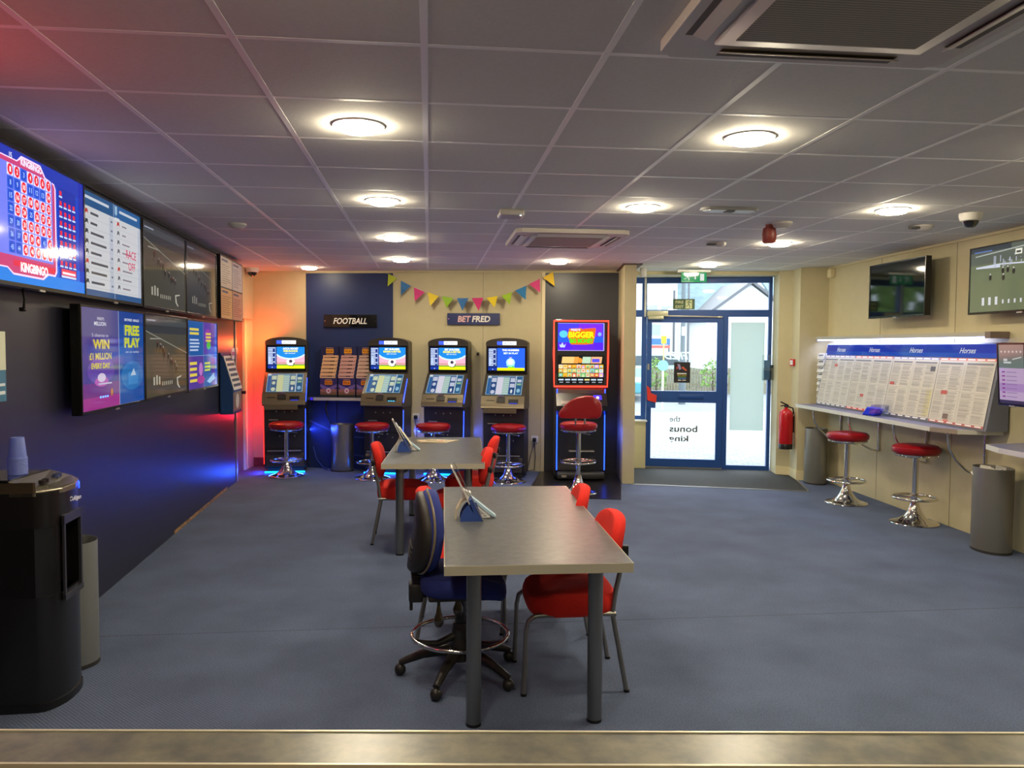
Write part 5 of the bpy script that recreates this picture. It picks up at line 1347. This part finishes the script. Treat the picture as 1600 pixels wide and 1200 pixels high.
    if kind == 1:
        k = MB(em((255, 30, 20), 4)); k.b2((-W - .008, .05, .1), (-W - .002, .06, .80)); k.b2((-W - .008, .25, .95), (-W - .002, .26, 1.58)); k.build('led_strip', t, label='red light strip')
        light('led_glow', 'POINT', (-W - .05, .24, .72), 6, (1, .02, .06), t, .04)
        light('led_glow', 'POINT', (-W - .05, .20, 1.62), 13, (1, .10, .015), t, .04)
        light('led_glow', 'AREA', (-W - .0, -.02, .06), 2.5, (.03, .06, 1), t, .04, (0, R(90), 0), .2)
    return t
terminal((-1.80, 10.06, 0), R(3), 'betting terminal furthest left, against the orange-lit wall', 1)
terminal((-.56, 9.87, 0), R(-14), 'betting terminal beside the leaflet stand with a bright blue keypad', 2)
terminal((.185, 9.72, 0), R(-16), 'betting terminal below the left part of the BETFRED sign', 3)
terminal((.90, 9.42, 0), R(-15), 'betting terminal with a plain blue screen, nearest the slot machine', 4)
def knob(loc, label):
    k = MB(BLACK); k.rbox((0, 0, 0), (.035, .03, .045), .012); return tag(k.build('small_camera', loc=loc, rot=RB), label, 'camera')
knob((.62, by(.62) - .03, 1.50), 'tiny black knob-shaped camera on the cream wall beside the third terminal')

# ------------------------------------------------------------------ slot machine
def art_slot_top(f):
    f.rect(0, 0, 1, 1, (84, 28, 226), 0); f.rect(0, .38, 1, 1, (70, 60, 236), 1); f.rect(0, .3, 1, .5, (30, 90, 240), 2); f.rect(.3, .0, .8, .28, (96, 30, 214), 3); f.rect(.45, .52, .95, 1, (120, 40, 250), 2)
    f.ell(.12, .6, .09, .13, (90, 200, 255), 3); f.poly([(.03, .25), (.06, .2), (.1, .3), (.13, .18), (.17, .26), (.15, .12), (.05, .12)], (190, 210, 255), 4); f.ell(.9, .6, .04, .07, (120, 180, 255), 4)
    f.rect(0, 0, 1, .02, (190, 170, 255), 4); f.rect(0, .98, 1, 1, (150, 150, 255), 4); f.rect(.98, 0, 1, 1, (170, 160, 255), 4)
    f.poly([(.2, .52), (.24, .8), (.5, .82), (.55, .76), (.82, .82), (.8, .55), (.76, .25), (.6, .22), (.28, .22), (.24, .4)], (220, 110, 20), 4)
    f.text("FRED'S", .38, .755, .2, .08, (235, 240, 255), 6, bold=.03); f.poly([(.54, .72), (.82, .74), (.8, .83), (.55, .8)], (236, 90, 40), 5)
    f.text('BIGGER', .51, .58, .56, .22, (250, 240, 20), 7, bold=.05); f.text('BIG MONEY', .51, .36, .52, .17, (60, 226, 20), 7, bold=.05)
def art_slot_mid(f):
    rr = random.Random(5); f.rect(0, 0, 1, 1, (16, 16, 18), 0)
    pal = [(250, 170, 60), (240, 110, 60), (250, 210, 120), (190, 220, 160), (160, 210, 230), (250, 220, 190), (240, 150, 120), (210, 160, 240), (250, 190, 40), (130, 200, 120)]
    for (a, b, c_) in ((.08, .34, (250, 200, 120)), (.34, .44, (240, 160, 70)), (.52, .70, (190, 220, 190)), (.71, .94, (250, 180, 130))): f.poly([(a, .72), (b, .72), (b + .02, .95), (a + .02, .95)], c_, 1)
    f.ell(.48, .82, .05, .09, (250, 150, 50), 2); f.rect(.74, .76, .9, .88, (90, 80, 230), 2)
    for r in range(3):
        for c_ in range(10):
            u, v = .02 + c_ * .097, .24 + r * .15
            f.rect(u, v, u + .09, v + .135, pal[rr.randrange(10)], 1); f.ell(u + .045, v + .065, .028, .04, pal[rr.randrange(10)], 2, 10); f.rect(u + .015, v + .01, u + .075, v + .03, (255, 245, 220) if rr.random() < .5 else (120, 60, 50), 3)
    for c_ in range(7):
        f.rect(.02 + c_ * .14, .12, .13 + c_ * .14, .17, (200, 220, 240) if c_ != 4 else (250, 230, 150), 1); f.rect(.04 + c_ * .14, .04, .12 + c_ * .14, .07, (160, 170, 180), 1)
t = thing('slot_machine', 'black slot machine with glowing red frame and BIGGER BIG MONEY screen', 'slot machine', (1.80, 9.19, .006), R(-5))
k = MB(mat('slot_cabinet', (24, 24, 28), .28, 0, coat=.4)); k.prism([(.03, .03), (.0, .12), (.0, .78), (-.14, .84), (-.15, .90), (-.02, 1.04), (.05, 1.1), (.10, 1.92), (.45, 1.92), (.45, .03)], -.30, .30, axis='x'); k.b2((-.26, .04, 0), (.26, .44, .03)); k.build('cabinet', t)
k = MB(mat('slot_base_grey', (60, 60, 62), .35, .3)); k.rbox((0, -.01, .06), (.58, .10, .09), .03); k.rbox((-.2, -.065, .05), (.06, .01, .025), .003, m=ALU); k.rbox((0, -.08, .36), (.30, .13, .012), .004, m=ALU); k.rbox((0, -.06, .25), (.34, .10, .012), .004, m=ALU); k.build('base_step', t)
f = Face(.555, .33, 1.545, 1.1, y=.055); art_slot_top(f); f.mb.build('upper_screen', t)
f = Face(.555, .34, 1.15, 1.0, y=.045); art_slot_mid(f); f.mb.build('lower_screen', t)
k = MB(BLACK); k.b2((-.31, .06, 1.12), (.31, .2, 1.89)); k.build('screen_surround', t)
k = MB(em((255, 50, 34), 3.2)); k.tube([(-.318, .045, 1.118), (.318, .045, 1.118), (.325, .045, 1.5), (.325, .045, 1.9), (-.325, .045, 1.9), (-.325, .045, 1.5)], .011, closed=True, n=8)
k.build('red_led_frame', t)
k = MB(em((30, 70, 255), 4.5))
for s_ in (-1, 1): k.tube([(s_ * .285, -.01 + .0, 1.09), (s_ * .285, -.02, .92), (s_ * .285, -.008, .75), (s_ * .285, -.006, .12)], .006, n=8)
k.build('blue_led_strip', t)
k = MB(mat('slot_console', (72, 72, 78), .35, .3)); k.box((-.17, -.06, .985), (.13, .01, .06), None, Matrix.Rotation(R(-42), 3, 'X')); k.box((-.18, -.115, .935), (.12, .012, .05), CHROME, Matrix.Rotation(R(-42), 3, 'X')); k.box((.0, -.06, .99), (.16, .01, .07), BLACK, Matrix.Rotation(R(-42), 3, 'X')); k.build('console', t)
k = MB(em((60, 40, 230), 2)); k.rbox((.19, -.06, .99), (.10, .02, .07), .008, rot=Matrix.Rotation(R(-42), 3, 'X')); k.m = em((210, 200, 255), 3); k.rbox((.19, -.075, .992), (.03, .012, .03), .005, rot=Matrix.Rotation(R(-42), 3, 'X')); k.build('button', t, label='glowing violet button')
light('frame_glow', 'AREA', (0, -.05, 1.5), 3.5, (1, .2, .15), t, .5, (R(-90), 0, 0), .7)
for s_ in (-1, 1): light('strip_glow', 'AREA', (s_ * .31, .02, .55), 1.2, (.05, .1, 1), t, .02, (0, R(-90 * s_), 0), .9)

# ------------------------------------------------------------------ leaflet stand under the FOOTBALL sign
t = thing('wall_shelf', 'narrow steel-edged shelf carrying the football leaflet stands', 'shelf', (-1.02, by(-1.02) - .015, .90), RB)
k = MB(mat('shelf_blue_grey', (60, 66, 100), .4)); k.b2((-.52, -.20, 0), (.40, 0, .03)); k.build('shelf_top', t)
k = MB(EDGE); k.b2((-.42, -.206, -.004), (.40, -.2, .034)); k.m = em((60, 40, 230), .8); k.b2((-.46, -.206, -.002), (-.43, -.2, .032)); k.build('edge_strip', t)
k = MB(BLACK); k.tube([(-.30, -.02, 0), (-.31, -.05, -.12), (-.28, -.04, -.25), (-.24, -.03, -.34)], .012); k.tube([(-.18, -.01, 0), (-.17, -.02, -.3)], .005); k.build('cable', t)
for i, (x, lab) in enumerate(((-1.27, 'left of three football leaflet stands on the navy panel'), (-1.037, 'middle of three football leaflet stands on the navy panel'), (-.806, 'right of three football leaflet stands, partly behind a terminal'))):
    t = thing('leaflet_stand', lab, 'leaflet stand', (x, by(x) - .16, .932), RB, 'football leaflet stands')
    k = MB(mat('stand_navy', (30, 34, 78), .45)); k.prism([(-.04, 0), (-.04, .25), (.02, .5), (.02, .655), (.10, .655), (.10, 0)], -.112, .112, axis='x'); k.build('stand_body', t)
    f = Face(.215, .235, .01, 0, y=-.043); f.rect(0, 0, 1, 1, (48, 40, 96), 0); f.rect(0, .25, 1, .42, (150, 96, 90), 1); f.rect(0, .12, 1, .27, (120, 84, 56), 2); f.rect(0, 0, 1, .12, (40, 46, 40), 1); f.poly([(0, .55), (.15, .42), (.85, .42), (1, .55), (1, .7), (.5, .5), (0, .7)], (110, 90, 150), 2)
    f.ell(.5, .33, .14, .15, (206, 180, 190), 3); f.ell(.5, .33, .05, .06, (180, 60, 50), 4); f.rect(.27, .66, .73, .88, (226, 130, 20), 3); f.text('PICK SIX', .5, .77, .38, .11, (70, 30, 10), 5, bold=.02); f.rect(.3, .92, .7, .95, (200, 150, 120), 3); f.mb.build('front_card', t)
    f = Face(.215, .12, .53, 0, y=.019); f.rect(.27, .3, .73, .75, (240, 160, 20), 1); f.text('PICK SIX', .5, .52, .38, .22, (70, 30, 10), 3, bold=.02); f.rect(.28, .84, .72, .9, (200, 150, 120), 1); f.rect(.28, .14, .72, .2, (200, 150, 120), 1); f.mb.build('header_card', t)
    for j in range(6):
        zz = .25 + j * .048; yy = -.04 + .0115 * j
        f = Face(.2, .05, zz, 0, y=yy - .002, cx=(j * .005 - .012)); pc = [(226, 186, 140), (206, 160, 150), (200, 170, 150)][i]
        f.rect(0, 0, 1, 1, pc, 0); f.rect(.05, .3, .5, .62, (150, 110, 100), 1); f.rect(.5, .34, .82, .6, (40, 26, 30), 2); f.rect(.86, .34, .96, .6, (140, 90, 80), 1); f.mb.b2((-.1 + j * .005 - .012, yy - .0015, zz), (.1 + j * .005 - .012, yy + .006, zz + .05), df(pc)); f.mb.build('coupon_pad', t)

# ------------------------------------------------------------------ sockets with plugs
for (x, z, lab, w_) in ((-.165, .685, 'white wall socket with black plug between the second and third terminals', 1), (1.345, .415, 'white wall socket with black plug beside the dark slot machine panel', 1)):
    t = thing('wall_socket', lab, 'socket', (x, by(x) - .001, z), RB)
    k = MB(WHITE); k.rbox((0, -.006, 0), (.088, .012, .088), .003); k.build('face_plate', t)
    k = MB(BLACK); k.rbox((-.002, -.03, -.005), (.048, .04, .05), .01); k.tube([(0, -.035, -.03), (.0, -.04, -.08), (.012, -.03, -.22), (-.0, -.02, -z + .02), (-.10, -.03, -z + .008)], .004, n=8); k.build('plug', t)
k = MB(BLACK); x = 1.30; k.tube([(1.34, by(1.34) - .05, .39), (1.29, by(1.29) - .04, .22), (1.25, by(1.25) - .05, .03), (1.2, by(1.2) - .1, .008), (1.1, by(1.1) - .12, .006)], .004, n=8)
tag(k.build('power_cable'), 'thin black power cable drooping to the floor beside the fourth terminal', 'cable')
k = MB(df((60, 90, 170))); k.tube([(-1.5, by(-1.5) - .06, .28), (-1.46, by(-1.46) - .05, .12), (-1.38, by(-1.38) - .06, .02), (-1.33, by(-1.3) - .12, .01), (-1.3, by(-1.3) - .2, .008)], .005, n=8)
tag(k.build('power_cable'), 'loose cable on the floor between the first terminal and steel bin', 'cable')

# ------------------------------------------------------------------ service counter at the camera
t = thing('service_counter', 'mottled grey counter ledge running across the bottom of the picture', 'counter', (0, 0, 0))
CT = mat('counter_stone_laminate', (116, 112, 96), .3, 0, noise=(80, 79, 75), bump=.12, nscale=22)
def cy(x, y0): return y0 - .1 * (x - .1) 
k = MB(CT); k.prism([(-1.86, cy(-1.86, .894)), (4.38, cy(4.38, .894)), (4.38, cy(4.38, .970)), (-1.86, cy(-1.86, .970))], 1.07, 1.10); k.build('counter_ledge', t)
k = MB(EDGE); k.prism([(-1.86, cy(-1.86, .970)), (4.38, cy(4.38, .970)), (4.38, cy(4.38, .974)), (-1.86, cy(-1.86, .974))], 1.065, 1.1015); k.prism([(-1.86, cy(-1.86, .890)), (4.38, cy(4.38, .890)), (4.38, cy(4.38, .894)), (-1.86, cy(-1.86, .894))], 1.065, 1.1015); k.build('edge_strip', t)
k = MB(df((60, 44, 34), .5)); k.prism([(-1.86, cy(-1.86, .90)), (4.38, cy(4.38, .90)), (4.38, cy(4.38, .965)), (-1.86, cy(-1.86, .965))], 0, 1.07); k.b2((-1.85, .2, .80), (.5, .86, .84), df((110, 70, 44))); k.build('front_panel', t)

# red light added for the glow on the ceiling; its true source is unseen
t = thing('added_red_light', 'added red light strip on the left wall just outside the picture', 'sign', (lx(2.55) + .02, 2.55, 2.15), RL)
k = MB(em((255, 30, 40), 4)); k.rbox((0, -.03, 0), (.5, .03, .06), .01); k.build('lit_tube', t)
k = MB(BLACK); k.b2((-.27, -.015, -.04), (.27, .015, .04)); k.build('back_plate', t)
light('added_red_glow', 'AREA', (0, -.06, 0), 2.2, (1, .04, .06), t, .5, (R(-90), 0, 0), .06)

# ------------------------------------------------------------------ pieces that belong to a part
SUB = {'seat_trim': 'seat', 'height_lever': 'seat', 'seat_strap': 'seat', 'back_support': 'backrest', 'back_bracket': 'backrest', 'castor': 'star_base', 'ring_bracket': 'foot_ring', 'piping': 'backrest', 'back_shell': 'backrest',
       'seat_shell': 'seat', 'lever': 'seat', 'header_sign': 'head_case', 'display_screen': 'screen_bezel', 'locks': 'cabinet', 'kick_panel': 'cabinet', 'keypad': 'control_shelf', 'slots': 'control_shelf', 'plinth_light': 'cabinet',
       'edge_band': 'tabletop', 'corner_strip': 'edge_strip', 'header_strip': 'board', 'coupon_pad': 'stand_body', 'header_card': 'stand_body', 'front_card': 'stand_body', 'foot_ring_band': 'bin_body', 'led_tube': 'housing', 'end_cap': 'housing',
       'lens': 'housing', 'diffuser': 'trim_ring', 'intake_grille': 'panel', 'louvre': 'panel', 'button': 'control_panel', 'tap': 'niche_frame', 'upper_screen': 'screen_surround', 'lower_screen': 'screen_surround', 'red_led_frame': 'screen_surround',
       'rocker': 'plate', 'glass_label': 'housing', 'sign_lettering': 'sign_plate', 'stand_off_screw': 'sign_plate', 'notice': 'frame', 'window': 'wall', 'valve_handle': 'cylinder', 'hose': 'valve_handle_x', 'screen': 'casing'}
for o in [q for q in COL.objects if q.parent is not None and q.parent.parent is None and q.type == 'MESH']:
    pn = SUB.get(o.name.split('.')[0])
    if not pn: continue
    sib = [c for c in o.parent.children if c is not o and c.name.split('.')[0] == pn]
    if sib and not o.children: o.parent = sib[0]
